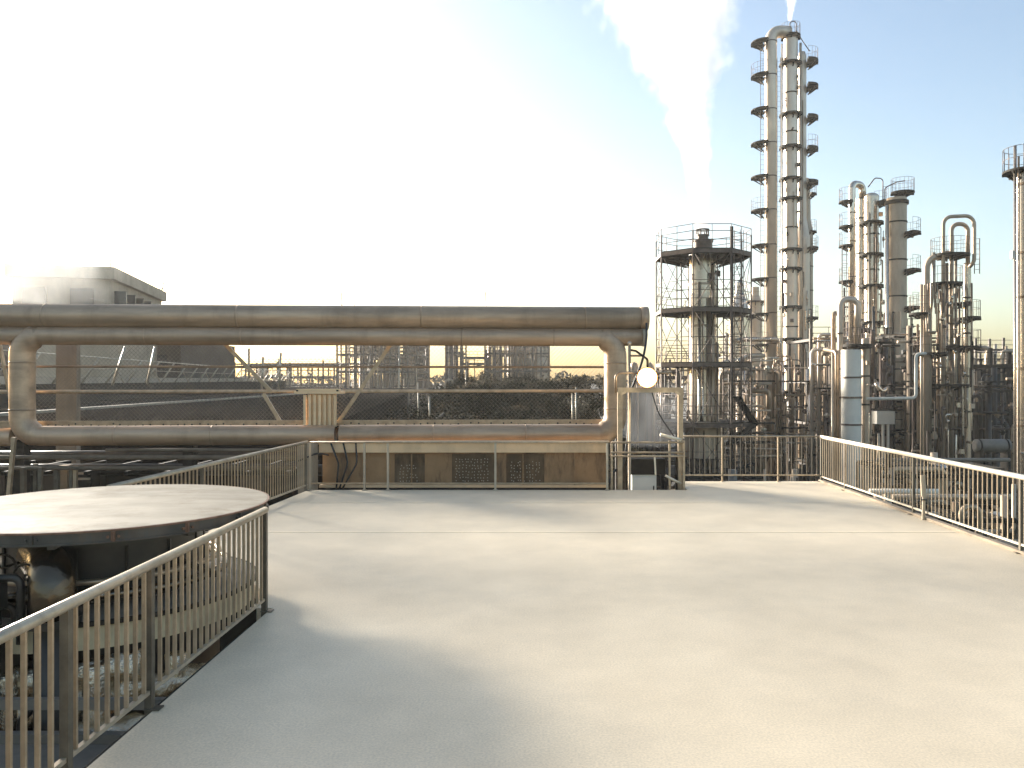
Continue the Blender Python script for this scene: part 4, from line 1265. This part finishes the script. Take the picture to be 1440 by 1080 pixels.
for nm, lb, px0, px1, d, dp, ytop, sd_ in (('process_hall', 'dark process hall behind the flat topped column', 1222, 1300, 84, 12, 486, 1),
                               ('process_hall', 'long dark process hall behind the U tube tower and the right edge column', 1300, 1490, 88, 14, 516, 2),
                               ('process_hall', 'low dark hall behind the foot of the tall columns', 1068, 1142, 92, 10, 520, 3),
                               ('process_hall', 'low dark hall behind the stair head and the steam cloud', 862, 942, 74, 10, 545, 4)):
    t = thing(nm, lb, 'building', (PX((px0 + px1) / 2, d), d, GROUND))
    rq = random.Random(sd_)
    MB().box((PX(px0, d), d, GROUND), (PX(px1, d), d + dp, PZ(ytop, d))).build('wall', 'brown_wall', t)
    nb_ = int((PX(px1, d) - PX(px0, d)) / 1.5)
    for k in range(nb_):
        x = PX(px0, d) + k * 1.5
        MB().box((x, d - 0.18, GROUND), (x + 0.22, d, PZ(ytop, d) + rq.choice([0, 0, 0.8, 1.4]))).build('buttress', 'dark_steel', t)
        if rq.random() < 0.7:
            MB().box((x + 0.3, d - 0.09, -6 + rq.random() * 3), (x + 1.4, d, PZ(ytop, d) - 0.5 - rq.random())).build('opening', 'dark_glass', t)
        if rq.random() < 0.75:
            r = 0.08 + 0.14 * rq.random()
            h = PZ(ytop, d) + rq.random() * 2.2
            MB().tube([(x + 0.7, d - 0.5, GROUND), (x + 0.7, d - 0.5, h), (x + 0.7 + rq.choice([-2, 2.5]), d - 0.5, h)], r, 8, bend=0.4).build('pipe', rq.choice(['pipe_brown', 'column_tan', 'scaffold']), t)
        if rq.random() < 0.5:
            z = PZ(ytop, d)
            MB().lathe((x + 0.7, d + 2), [(0.5, z), (0.5, z + 0.6 + rq.random()), (0.3, z + 1.3 + rq.random()), (0.01, z + 2.4)], 12).build('roof_vent', rq.choice(['column_tan', 'pipe_brown']), t)
    g = MB()
    for hh in (0.6, 1.2):
        g.tube([(PX(px0, d), d, PZ(ytop, d) + hh), (PX(px1, d), d, PZ(ytop, d) + hh)], 0.035, 4)
    g.build('roof_rail', 'scaffold', t)
t = thing('horizontal_vessel', 'grey horizontal drum on saddles at the foot of the right edge column', 'vessel', (PX(1395, 50), 50, GROUND))
zc = PZ(627, 50)
MB().tube([(PX(1370, 50), 50, zc), (PX(1372, 50), 50, zc), (PX(1418, 50), 50, zc), (PX(1420, 50), 50, zc)], [0.25, 0.42, 0.42, 0.25], 20).build('shell', 'tier_grey', t)
for px in (1376, 1414):
    MB().box((PX(px, 50) - 0.1, 49.6, GROUND), (PX(px, 50) + 0.1, 50.4, zc - 0.2)).build('saddle', 'dark_steel', t)
    MB().tube([(PX(px, 50) - 0.05, 50, zc), (PX(px, 50) + 0.05, 50, zc)], 0.44, 20).build('strap', 'dark_steel', t)
t = thing('exchanger_box', 'small dull grey box vessel on legs below the flat topped column', 'vessel', (PX(1240, 58), 58, GROUND))
MB().prism([(PX(1229, 58), 57.5), (PX(1254, 58), 57.5), (PX(1254, 58), 59), (PX(1229, 58), 59)], PZ(596, 58), PZ(578, 58)).build('body', 'vessel_grey', t)
for px in (1240, 1247):
    MB().bar((PX(px, 58), 57.8, GROUND), (PX(px, 58), 57.8, PZ(596, 58)), 0.14, 0.14).build('leg', 'vessel_grey', t)
t = thing('pipe_bridge', 'horizontal pipe linking the grey vessel with the U tube tower', 'pipe', (PX(1260, 54), 54, GROUND))
MB().tube([(PX(1222, 54), 54.4, PZ(561, 54)), (PX(1292, 54), 54.4, PZ(560, 54)), (PX(1292, 54), 54.4, PZ(497, 54)), (PX(1310, 54), 54.4, PZ(497, 54))], 0.11, 10, bend=0.3).build('pipe', 'vessel_grey', t)
MB().tube([(PX(1232, 57), 57, PZ(538, 57)), (PX(1240, 57), 57, PZ(552, 57)), (PX(1250, 57), 57, PZ(545, 57))], 0.16, 10, bend=0.4).build('bend', 'column_bright', t)

def pipe_bundle(label, px0, px1, d, ytops, n, seed, mats=('column_tan', 'pipe_brown', 'column_bright', 'scaffold', 'column_shell'), nh=8):
    rn = random.Random(seed)
    t = thing('pipe_bundle', label, 'pipes', (PX((px0 + px1) / 2, d), d, GROUND), 'bundles of upright pipes')
    for k in range(n):
        px = rn.uniform(px0, px1)
        dd_ = d + rn.uniform(-1.5, 1.5)
        r = rn.choice([0.06, 0.08, 0.10, 0.14, 0.2, 0.28])
        zt_ = PZ(rn.uniform(*ytops), d)
        x = PX(px, dd_)
        if rn.random() < 0.35:
            w_ = rn.choice([-1, 1]) * rn.uniform(0.6, 1.6)
            MB().tube([(x, dd_, GROUND), (x, dd_, zt_), (x + w_, dd_, zt_), (x + w_, dd_, zt_ - rn.uniform(1, 5))], r * 0.7, 9, bend=0.35, nb=5).build('pipe', rn.choice(mats), t)
        else:
            p_ = MB().tube([(x, dd_, GROUND), (x, dd_, zt_)], r, 12).build('pipe', rn.choice(mats), t)
            for j in range(rn.randrange(1, 4)):
                z = rn.uniform(-6, zt_)
                MB().lathe((x, dd_), [(r, z), (r + 0.07, z), (r + 0.07, z + 0.12), (r, z + 0.12)], 12).build('flange', 'scaffold', p_)
    for k in range(nh):
        z = PZ(rn.uniform(ytops[0] + 8, 640), d)
        dd_ = d + rn.uniform(-1.8, 0)
        xa, xb = PX(px0, d) - rn.random(), PX(px1, d) + rn.random()
        xm = rn.uniform(xa, xb)
        q = rn.choice([(xa, xb), (xa, xm), (xm, xb)])
        r = rn.uniform(0.04, 0.11)
        MB().tube([(q[0], dd_, z), (q[1], dd_, z)], r, 8).build('cross_pipe', rn.choice(mats), t)
    for k in range(max(2, nh // 3)):
        z = PZ(rn.uniform(ytops[0] + 10, 630), d)
        MB().box((PX(px0, d) - 0.3, d - 2.0, z), (PX(px1, d) + 0.3, d - 1.2, z + 0.12)).build('walkway', 'dark_steel', t)
    for k in range(n):
        x = PX(rn.uniform(px0, px1), d)
        z = PZ(rn.uniform(ytops[0] + 15, 640), d)
        y_ = d - rn.uniform(1.2, 2.0)
        MB().tube([(x, y_, z), (x, y_, z + 0.4)], 0.11, 8).tube([(x - 0.2, y_, z + 0.2), (x + 0.2, y_, z + 0.2)], 0.08, 8).build('valve', rn.choice(mats), t)
    return t


pipe_bundle('cluster of pipes just right of the tall columns', 1141, 1172, 66, (468, 560), 14, 201)
pipe_bundle('cluster of dark pipes between grey vessel and flat topped column', 1222, 1248, 60, (462, 570), 14, 202, ('pipe_brown', 'scaffold', 'dark_steel', 'column_tan'))
pipe_bundle('cluster of pipes between flat topped column and U tube tower', 1272, 1297, 57.5, (448, 570), 14, 203, ('pipe_brown', 'scaffold', 'dark_steel', 'column_tan'))
pipe_bundle('cluster of dark pipes between U tube tower and right edge column', 1368, 1424, 60, (512, 600), 18, 204, ('scaffold', 'dark_steel', 'drum', 'pipe_brown'), 12)
pipe_bundle('cluster of lit pipes between scaffold and tallest column', 1024, 1072, 55.5, (492, 600), 14, 205, ('pipe_pale', 'column_tan', 'pipe_brown', 'column_bright'), 14)
pipe_bundle('cluster of pipes at the foot of the tall columns', 1094, 1140, 70, (500, 600), 14, 206)
pipe_bundle('cluster of pipes behind the twin round topped columns', 1184, 1240, 74, (400, 480), 14, 207)

# low plant under the deck level, seen through the right railing
for k, (px, d, w_, dp, z) in enumerate(((1180, 36, 3.5, 5, -2.8), (1290, 34, 4.0, 4, -3.6), (1390, 28, 3.6, 3, -2.4), (1060, 40, 5, 5, -3.0), (1330, 42, 6, 4, -2.2))):
    x = PX(px, d)
    plant_unit('low_pipe_unit', ['low unit of pipes behind the far corner of the right railing', 'low unit of pipes behind the middle of the right railing', 'low unit of pipes behind the near end of the right railing',
                                 'low unit of pipes behind the end railing', 'low unit of pipes at the foot of the U tube tower'][k], 'pipes', x - w_ / 2, x + w_ / 2, d, d + dp, z, 40 + k, 3, 3, 22, 1, fm='dark_steel', cw=0.16, mats=('pipe_brown', 'column_tan', 'dark_steel', 'galvanised', 'tier_grey'), rail=False)
o = MB().tube([(PX(1222, 24), 24, PZ(691, 24)), (PX(1320, 24), 24, PZ(691, 24))], 0.08, 8).build('ground_pipe', 'vessel_grey')
o['label'] = 'straight grey pipe just beyond the middle of the right railing'
o['category'] = 'pipe'

# ================================================================== what shows through the frame: roofs, leaning fence, bank, far plant
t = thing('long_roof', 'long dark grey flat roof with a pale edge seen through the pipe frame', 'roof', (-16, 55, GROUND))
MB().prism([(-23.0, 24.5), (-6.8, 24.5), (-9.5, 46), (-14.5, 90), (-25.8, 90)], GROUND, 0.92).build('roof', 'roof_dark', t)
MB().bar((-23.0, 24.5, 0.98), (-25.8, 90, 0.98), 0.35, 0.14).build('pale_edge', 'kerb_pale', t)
t = thing('side_roof', 'mid grey flat roof beyond the pale edge at the left of the frame', 'roof', (-40, 60, GROUND))
MB().prism([(-70, 24.5), (-23.3, 24.5), (-26.1, 90), (-24, 190), (-90, 190)], GROUND, 0.88).build('roof', 'roof_grey', t)
for k in range(7):
    MB().bar((-30 - k * 5, 25, 0.90), (-32 - k * 5, 185, 0.90), 0.12, 0.05).build('roof_seam', 'roof_grey', t)
t = thing('parapet_wall', 'pale parapet wall below the leaning fence on the left', 'wall', (-36, 70, GROUND))
wl = [(-28.0, 40.0), (-31.5, 60), (-38.5, 100), (-47, 150)]
for i in range(3):
    MB().bar((*wl[i], 1.6), (*wl[i + 1], 1.6), 0.4, 1.3).build('wall_panel', 'roof_grey', t)
    MB().bar((wl[i][0] - 3, wl[i][1], 2.45), (wl[i + 1][0] - 3, wl[i + 1][1], 2.45), 0.3, 0.5).build('back_panel', 'kerb_pale', t)
t = thing('leaning_fence', 'fence of slanting pale posts with a top rail on the parapet', 'fence', (-30, 48, 2.2))
acc = 0.0
tops = []
for i in range(3):
    a_, b_ = Vector((*wl[i], 2.24)), Vector((*wl[i + 1], 2.24))
    L_ = (b_ - a_).length
    s_ = acc
    while s_ < L_:
        p = a_.lerp(b_, s_ / L_)
        q = p + Vector((1.05, 0.3, 1.75))
        tops.append(q)
        MB().tube([p, q], 0.08, 6).build('slanting_post', 'pipe_pale', t)
        if len(tops) % 2:
            MB().tube([q + Vector((-0.45, 0, -0.7)), p + Vector((1.3, 0, 0))], 0.04, 5).build('stay', 'galvanised', t)
        s_ += 4.6
    acc = s_ - L_
MB().tube(tops, 0.04, 6).build('top_rail', 'pipe_pale', t)
MB().tube([p + Vector((-0.5, -0.15, -0.75)) for p in tops], 0.03, 6).build('mid_rail', 'galvanised', t)
# taller leaning poles standing before the fence
for k, (px, y0, px2, y1) in enumerate(((158, 522, 176, 488), (207, 520, 218, 488), (350, 512, 350, 490), (368, 530, 370, 502), (392, 528, 395, 496))):
    o = MB().tube([P(px, y0 + 20, 46), P(px2, y1, 46)], 0.07, 6).build('leaning_pole', 'pipe_pale')
    o['label'] = ['pale slanting pole before the fence, leftmost of the taller poles', 'pale slanting pole just right of the leftmost taller pole', 'thin upright pole beside the fence brace', 'short dark pole right of the fence brace', 'thin pole above the finned unit'][k]
    o['category'] = 'pole'

# planted bank
def bank_z(x, y):
    k = min(1, max(0, (y - 26) / 40))
    z = -1.2 + 3.4 * (k ** 0.75)
    z += 0.8 * noise.noise(Vector((x * 0.13, y * 0.13, 0))) + 0.3 * noise.noise(Vector((x * 0.5, y * 0.5, 3)))
    e = min(1, max(0, (x + 13 - (0)) / 7))
    return GROUND + (z - GROUND) * e if e < 1 else z


mb = MB()
nx, ny = 40, 44
for j in range(ny + 1):
    for i in range(nx + 1):
        y = 25 + j * 1.5
        x = -13 + i / nx * (17.5 + (y - 25) * 0.085)
        z = bank_z(x, y)
        if i > nx - 8:
            z = GROUND + (z - GROUND) * (nx - i) / 8
        mb.v.append((x, y, z))
for j in range(ny):
    for i in range(nx):
        a = j * (nx + 1) + i
        mb.face([a, a + 1, a + nx + 2, a + nx + 1], True)
struct(mb.build('bank', 'earth'))


def leaf_mass(name, label, items, nleaf, leaf, m_):
    """undergrowth that reads as one mass: leaf clumps standing on the bank"""
    mb = MB()
    for (x, y, z, sc, sd_) in items:
        rn = random.Random(sd_)
        blobs = [(Vector((rn.uniform(-0.6, 0.6), rn.uniform(-0.6, 0.6), rn.uniform(0.3, 1.0))), rn.uniform(0.22, 0.5)) for _ in range(11)]
        hz = rn.uniform(0.7, 1.15)
        base = Vector((x, y, z))
        for k in range(4):
            a = rn.random() * 2 * PI
            mb.tube([base - Vector((0, 0, 0.2)), base + Vector((0.15 * math.cos(a), 0.15 * math.sin(a), 0.35 * hz)) * sc, base + Vector((0.45 * math.cos(a), 0.45 * math.sin(a), 0.85 * hz)) * sc], [0.05, 0.035, 0.012], 4, caps=False)
        for k in range(nleaf):
            c, r = rn.choice(blobs)
            d = Vector((rn.gauss(0, 1), rn.gauss(0, 1), rn.gauss(0, 1))).normalized()
            p = c + d * r * (rn.random() ** 0.4)
            p = base + Vector((p.x, p.y, max(0.02, p.z * hz))) * sc
            u = Vector((rn.gauss(0, 1), rn.gauss(0, 1), rn.gauss(0, 0.6))).normalized()
            v = u.cross(Vector((rn.gauss(0, 1), rn.gauss(0, 1), rn.gauss(0, 1)))).normalized()
            s_ = leaf * sc * rn.uniform(0.6, 1.3)
            k0 = len(mb.v)
            mb.v += [tuple(p - u * s_), tuple(p + v * s_ * 0.45), tuple(p + u * s_), tuple(p - v * s_ * 0.45)]
            mb.face([k0, k0 + 1, k0 + 2, k0 + 3])
    o = stuff(mb.build(name, m_))
    o['label'] = label
    o['category'] = 'shrubs'


rn = random.Random(5)
green, dryl = [], []
for k in range(260):
    y = rn.uniform(26, 72)
    px = rn.uniform(470, 880)
    x = PX(px, y)
    if y < 45 and px < 600 and rn.random() < 0.8:
        continue
    dry = rn.random() < (0.5 if (760 < px < 800 or px < 620) else 0.13)
    if x < -11 or x > 2.6 + (y - 25) * 0.085:
        continue
    sc = rn.uniform(0.7, 1.5) * (0.8 if dry else 1.0)
    z = bank_z(x, y) - 0.1
    if z + sc * 1.3 > 2.5 + 4 * y / FPX + 0.3:
        sc *= 0.6
    (dryl if dry else green).append((x, y, z, sc, k))
leaf_mass('undergrowth', 'dark green undergrowth covering the bank behind the mesh fence', green, 620, 0.065, 'leaf')
leaf_mass('dry_undergrowth', 'straw coloured dry undergrowth on the bank beside the path', dryl, 420, 0.085, 'dry_leaf')
# path edges and marker posts on the bank
t = thing('bank_path', 'pale sloping path edge climbing the planted bank', 'path', (-6, 32, 0))
for o in (0, 0.9):
    pa = []
    for k in range(13):
        y = 25.5 + k * 2.2
        x = -5.9 + o + k * 0.10
        pa.append(Vector((x, y, bank_z(x, y) + 0.12)))
    MB().tube(pa, 0.07, 6).build('edge_bar', 'kerb_pale', t)
for k, (px, y0, y1, d) in enumerate(((588, 585, 538, 33), (604, 585, 558, 31), (805, 590, 555, 30), (810, 590, 545, 34), (655, 550, 520, 60))):
    o = MB().tube([P(px, y0 + 25, d), P(px, y1, d)], 0.035, 6).build('marker_post', 'pipe_pale')
    o['label'] = ['thin pale post on the bank, tall one beside the path', 'short pale post on the bank beside the path', 'left one of two pale posts at the right of the bank', 'right one of two pale posts at the right of the bank', 'thin far post above the shrubs'][k]
    o['category'] = 'post'

# far refinery units
plant_unit('far_refinery_unit', 'far refinery unit left of the gap, seen through the mesh fence', 'refinery', PX(474, 150), PX(586, 150), 150, 165, PZ(450, 150), 60, 7, 9, 110, 9, cw=0.3)
plant_unit('far_refinery_unit', 'slim far refinery tower in the middle of the frame', 'refinery', PX(627, 150), PX(650, 150), 150, 158, PZ(455, 150), 61, 8, 3, 45, 2, cw=0.3)
plant_unit('far_refinery_unit', 'broad far refinery unit right of the middle of the frame', 'refinery', PX(682, 150), PX(772, 150), 150, 166, PZ(448, 150), 62, 7, 8, 110, 9, cw=0.3)
plant_unit('far_refinery_unit', 'very far low refinery unit behind the leaning fence', 'refinery', PX(330, 190), PX(470, 190), 190, 205, PZ(512, 190), 63, 3, 9, 60, 7, cw=0.35)
plant_unit('pipe_bridge', 'far overhead pipe bridge joining two refinery units', 'pipe bridge', PX(648, 152), PX(684, 152), 152, 156, PZ(503, 152), 64, 2, 1, 6, 0, cw=0.4, zlow=PZ(520, 152))
o = MB().box((PX(560, 160), 172, GROUND), (PX(582, 160), 184, PZ(470, 160))).build('far_block', 'brown_wall')
o['label'] = 'far plain brown block in the left refinery unit'
o['category'] = 'building'
o = MB().lathe((PX(740, 170), 174), [(4.5, GROUND), (4.5, PZ(470, 170)), (3.5, PZ(462, 170)), (0.01, PZ(460, 170))], 32).build('far_tank', 'column_tan')
o['label'] = 'far broad cylindrical tank inside the right refinery unit'
o['category'] = 'tank'
# distant tree belt along the horizon, one mass
mb = MB()
rn = random.Random(9)
for k in range(5200):
    x = rn.uniform(-150, 40)
    y = rn.uniform(215, 245)
    h = 3.0 + 2.2 * noise.noise(Vector((x * 0.05, 0, 0))) + 1.5 * noise.noise(Vector((x * 0.21, 0, 4)))
    z = rn.uniform(-3, h)
    u = Vector((rn.gauss(0, 1), rn.gauss(0, 1), rn.gauss(0, 1))).normalized() * rn.uniform(0.4, 0.9)
    v = u.cross(Vector((rn.gauss(0, 1), rn.gauss(0, 1), rn.gauss(0, 1)))).normalized() * 0.4
    k0 = len(mb.v)
    p = Vector((x, y, z))
    mb.v += [tuple(p - u), tuple(p + v), tuple(p + u), tuple(p - v)]
    mb.face([k0, k0 + 1, k0 + 2, k0 + 3])
o = stuff(mb.build('tree_belt', 'leaf'))
o['label'] = 'far hazy belt of trees along the horizon'
o['category'] = 'trees'

# left background building
D1 = 80.0
c0 = Vector((PX(155, D1), D1, 0))
u1 = Vector((-0.232, 0.973, 0))
u2 = Vector((-0.973, -0.232, 0))
zt = PZ(376, D1)
t = thing('factory_building', 'pale factory building fading into steam above the left of the main pipe', 'building', (c0.x, c0.y, GROUND))
c1 = c0 + u1 * 23
c2 = c1 + u2 * 8.7
c3 = c0 + u2 * 8.7
MB().prism([(c0.x, c0.y), (c1.x, c1.y), (c2.x, c2.y), (c3.x, c3.y)], GROUND, zt - 1.2).build('wall', 'beige_wall', t)
e0, e1, e2, e3 = c0 - u2 * 0.5 - u1 * 0.5, c1 - u2 * 0.5 + u1 * 0.5, c2 + u2 * 0.5 + u1 * 0.5, c3 + u2 * 0.5 - u1 * 0.5
MB().prism([(e0.x, e0.y), (e1.x, e1.y), (e2.x, e2.y), (e3.x, e3.y)], zt - 1.19, zt).build('parapet', 'beige_wall', t)
for k in range(6):
    p = c0 - u2 * 0.02 + u1 * (1.5 + k * 3.6)
    MB().bar(p + Vector((0, 0, zt - 4.4)) - u2 * 0.02, p + Vector((0, 0, zt - 2.2)) - u2 * 0.02, 2.2, 0.12, up=u1).build('window', 'dark_glass', t)
for k in range(2):
    p = c3 - u2 * (2.2 + k * 4.2) - u1 * 0.02
    MB().box((p.x - 1.1, p.y - 0.6, zt - 4.4), (p.x + 1.1, p.y - 0.3, zt - 2.2)).build('window', 'dark_glass', t)
MB().tube([c0 + Vector((0, 0, zt)), c0 + Vector((0, 0, zt + 0.9))], 0.06, 5).build('lightning_rod', 'far_steel', t)
MB().tube([c1 + Vector((0, 0, zt)), c1 + Vector((0.3, 0, zt + 1.4))], 0.08, 5).tube([c1 + Vector((-0.5, 0, zt + 0.4)), c1 + Vector((0.6, 0, zt + 0.4))], 0.06, 5).build('antenna', 'far_steel', t)
t = thing('annex_building', 'brown annex wall below the factory building behind the leaning fence', 'building', (-58, 100, GROUND))
MB().box((-76, 100, GROUND), (PX(254, 100), 118, 7.4)).build('wall', 'brown_wall', t)
for k in range(7):
    MB().box((-72 + k * 4, 99.85, 3.4), (-70 + k * 4, 100, 5.6)).build('window', 'dark_glass', t)


# ================================================================== steam and haze
def steam(name, label, base, prof, dens, nscale, seed, aniso=0.45, bend=None, soft=0.15):
    """prof: list of (height, offset x, radius); a vertical body of steam whose density fades from its axis outwards"""
    H = prof[-1][0]
    m = bpy.data.materials.new(name)
    m.use_nodes = True
    t = m.node_tree
    N = t.nodes.new
    L = t.links.new
    for n_ in list(t.nodes):
        if n_.type == 'BSDF_PRINCIPLED':
            t.nodes.remove(n_)
    out = [n_ for n_ in t.nodes if n_.type == 'OUTPUT_MATERIAL'][0]
    tc = N('ShaderNodeTexCoord')
    sp = N('ShaderNodeSeparateXYZ')
    L(tc.outputs['Object'], sp.inputs[0])
    hz = N('ShaderNodeMath'); hz.operation = 'DIVIDE'; hz.inputs[1].default_value = H
    L(sp.outputs['Z'], hz.inputs[0])

    def curve(vals):
        c = N('ShaderNodeFloatCurve')
        cv = c.mapping.curves[0]
        lo, hi = min(v for _, v in vals), max(v for _, v in vals)
        rg = (hi - lo) or 1
        pts = [(h / H, (v - lo) / rg) for h, v in vals]
        cv.points[0].location = pts[0]
        cv.points[1].location = pts[-1]
        for q in pts[1:-1]:
            cv.points.new(*q)
        c.mapping.update()
        L(hz.outputs[0], c.inputs['Value'])
        mr = N('ShaderNodeMapRange')
        mr.inputs[3].default_value = lo
        mr.inputs[4].default_value = hi
        L(c.outputs[0], mr.inputs[0])
        return mr.outputs[0]
    rad = curve([(h, r) for h, _, r in prof])
    off = curve([(h, o) for h, o, _ in prof])
    # wobble of the outline
    n1 = N('ShaderNodeTexNoise'); n1.inputs['Scale'].default_value = nscale; n1.inputs['Detail'].default_value = 4
    n1.inputs['Roughness'].default_value = 0.6
    mp = N('ShaderNodeMapping'); mp.inputs['Location'].default_value = (seed, seed * 2, 0)
    mp.inputs['Scale'].default_value = (1, 1, 0.6)
    L(tc.outputs['Object'], mp.inputs[0]); L(mp.outputs[0], n1.inputs['Vector'])
    sx = N('ShaderNodeMath'); sx.operation = 'SUBTRACT'; L(sp.outputs['X'], sx.inputs[0]); L(off, sx.inputs[1])
    cx = N('ShaderNodeCombineXYZ'); L(sx.outputs[0], cx.inputs[0]); L(sp.outputs['Y'], cx.inputs[1])
    ln = N('ShaderNodeVectorMath'); ln.operation = 'LENGTH'; L(cx.outputs[0], ln.inputs[0])
    q = N('ShaderNodeMath'); q.operation = 'DIVIDE'; L(ln.outputs['Value'], q.inputs[0]); L(rad, q.inputs[1])
    wv = N('ShaderNodeMath'); wv.operation = 'MULTIPLY_ADD'; L(n1.outputs['Fac'], wv.inputs[0]); wv.inputs[1].default_value = -2.6; L(q.outputs[0], wv.inputs[2])
    fo = N('ShaderNodeMapRange'); fo.interpolation_type = 'SMOOTHERSTEP'
    fo.inputs[1].default_value = -0.18; fo.inputs[2].default_value = -1.35 + soft
    fo.inputs[3].default_value = 0; fo.inputs[4].default_value = 1
    L(wv.outputs[0], fo.inputs[0])
    # thinner as it widens
    iv = N('ShaderNodeMath'); iv.operation = 'DIVIDE'; iv.inputs[0].default_value = dens; L(rad, iv.inputs[1])
    dm = N('ShaderNodeMath'); dm.operation = 'MULTIPLY'; L(iv.outputs[0], dm.inputs[0]); L(fo.outputs[0], dm.inputs[1])
    # fade at both ends
    fe = N('ShaderNodeMapRange'); fe.inputs[1].default_value = 0.0; fe.inputs[2].default_value = 0.02; L(hz.outputs[0], fe.inputs[0])
    fe2 = N('ShaderNodeMapRange'); fe2.inputs[1].default_value = 1.0; fe2.inputs[2].default_value = 0.75; L(hz.outputs[0], fe2.inputs[0])
    d2 = N('ShaderNodeMath'); d2.operation = 'MULTIPLY'; L(dm.outputs[0], d2.inputs[0]); L(fe.outputs[0], d2.inputs[1])
    d3 = N('ShaderNodeMath'); d3.operation = 'MULTIPLY'; L(d2.outputs[0], d3.inputs[0]); L(fe2.outputs[0], d3.inputs[1])
    pv = N('ShaderNodeVolumePrincipled')
    pv.inputs['Color'].default_value = (0.97, 0.965, 0.95, 1)
    pv.inputs['Anisotropy'].default_value = aniso
    L(d3.outputs[0], pv.inputs['Density'])
    L(pv.outputs[0], out.inputs['Volume'])
    mb = MB()
    n = 26
    pts, rs = [], []
    for k in range(n + 1):
        h = H * k / n
        for i in range(len(prof) - 1):
            if prof[i][0] <= h <= prof[i + 1][0] + 1e-6:
                f = (h - prof[i][0]) / (prof[i + 1][0] - prof[i][0])
                o = prof[i][1] * (1 - f) + prof[i + 1][1] * f
                r = prof[i][2] * (1 - f) + prof[i + 1][2] * f
                break
        pts.append(Vector((o, 0, h)))
        rs.append(r * 1.6)
    mb.tube(pts, rs, 18)
    me = mb.mesh(name)
    me.materials.append(m)
    ob = bpy.data.objects.new(name, me)
    COL.objects.link(ob)
    ob.location = base
    ob['kind'] = 'stuff'
    ob['label'] = label
    ob['category'] = 'steam'
    return ob


s5 = 50 / FPX
steam('steam_plume', 'white steam plume rising and widening from the stack in the scaffold', (SX, SY, 11.6),
      [(0, 0, 0.42), (50 * s5, -4 * s5, 13 * s5), (110 * s5, -10 * s5, 22 * s5), (180 * s5, -20 * s5, 36 * s5), (240 * s5, -30 * s5, 58 * s5), (320 * s5, -42 * s5, 88 * s5), (420 * s5, -55 * s5, 120 * s5), (560 * s5, -80 * s5, 160 * s5)], 2.6, 0.6, 3, aniso=0.2, soft=0.05)
steam('steam_plume', 'thin wisp of steam above the tallest column', (BX - 0.1, BY, Z8(27)),
      [(0, 0, 0.22), (30 * s8, 2 * s8, 0.6), (90 * s8, 4 * s8, 1.6)], 0.7, 1.0, 8)
steam('steam_cloud', 'small grey steam cloud behind the stair head', (PX(912, 27), 27, PZ(628, 27)),
      [(0, 0, 1.3), (0.5, 0, 1.5), (1.3, -0.05, 1.4), (2.2, 0.1, 1.1)], 0.13, 1.6, 5, aniso=0.0)
steam('steam_cloud', 'pale steam drifting in front of the factory building', (PX(70, 66), 66, PZ(428, 66)),
      [(0, 0, 5.0), (2.2, 0, 5.5), (4.5, 1.0, 5.0), (7.0, 2.0, 3.0)], 0.16, 0.35, 6)

m = bpy.data.materials.new('haze')
m.use_nodes = True
t = m.node_tree
for n_ in list(t.nodes):
    if n_.type == 'BSDF_PRINCIPLED':
        t.nodes.remove(n_)
out = [n_ for n_ in t.nodes if n_.type == 'OUTPUT_MATERIAL'][0]
pv = t.nodes.new('ShaderNodeVolumePrincipled')
pv.inputs['Color'].default_value = (0.97, 0.94, 0.88, 1)
pv.inputs['Density'].default_value = 0.0004
pv.inputs['Anisotropy'].default_value = 0.2
t.links.new(pv.outputs[0], out.inputs['Volume'])
mb = MB().box((-160, -20, GROUND - 1), (110, 260, 48))
me = mb.mesh('haze')
me.materials.append(m)
ob = bpy.data.objects.new('haze', me)
COL.objects.link(ob)
ob['kind'] = 'stuff'
ob['label'] = 'thin warm haze hanging over the whole plant'
ob['category'] = 'haze'
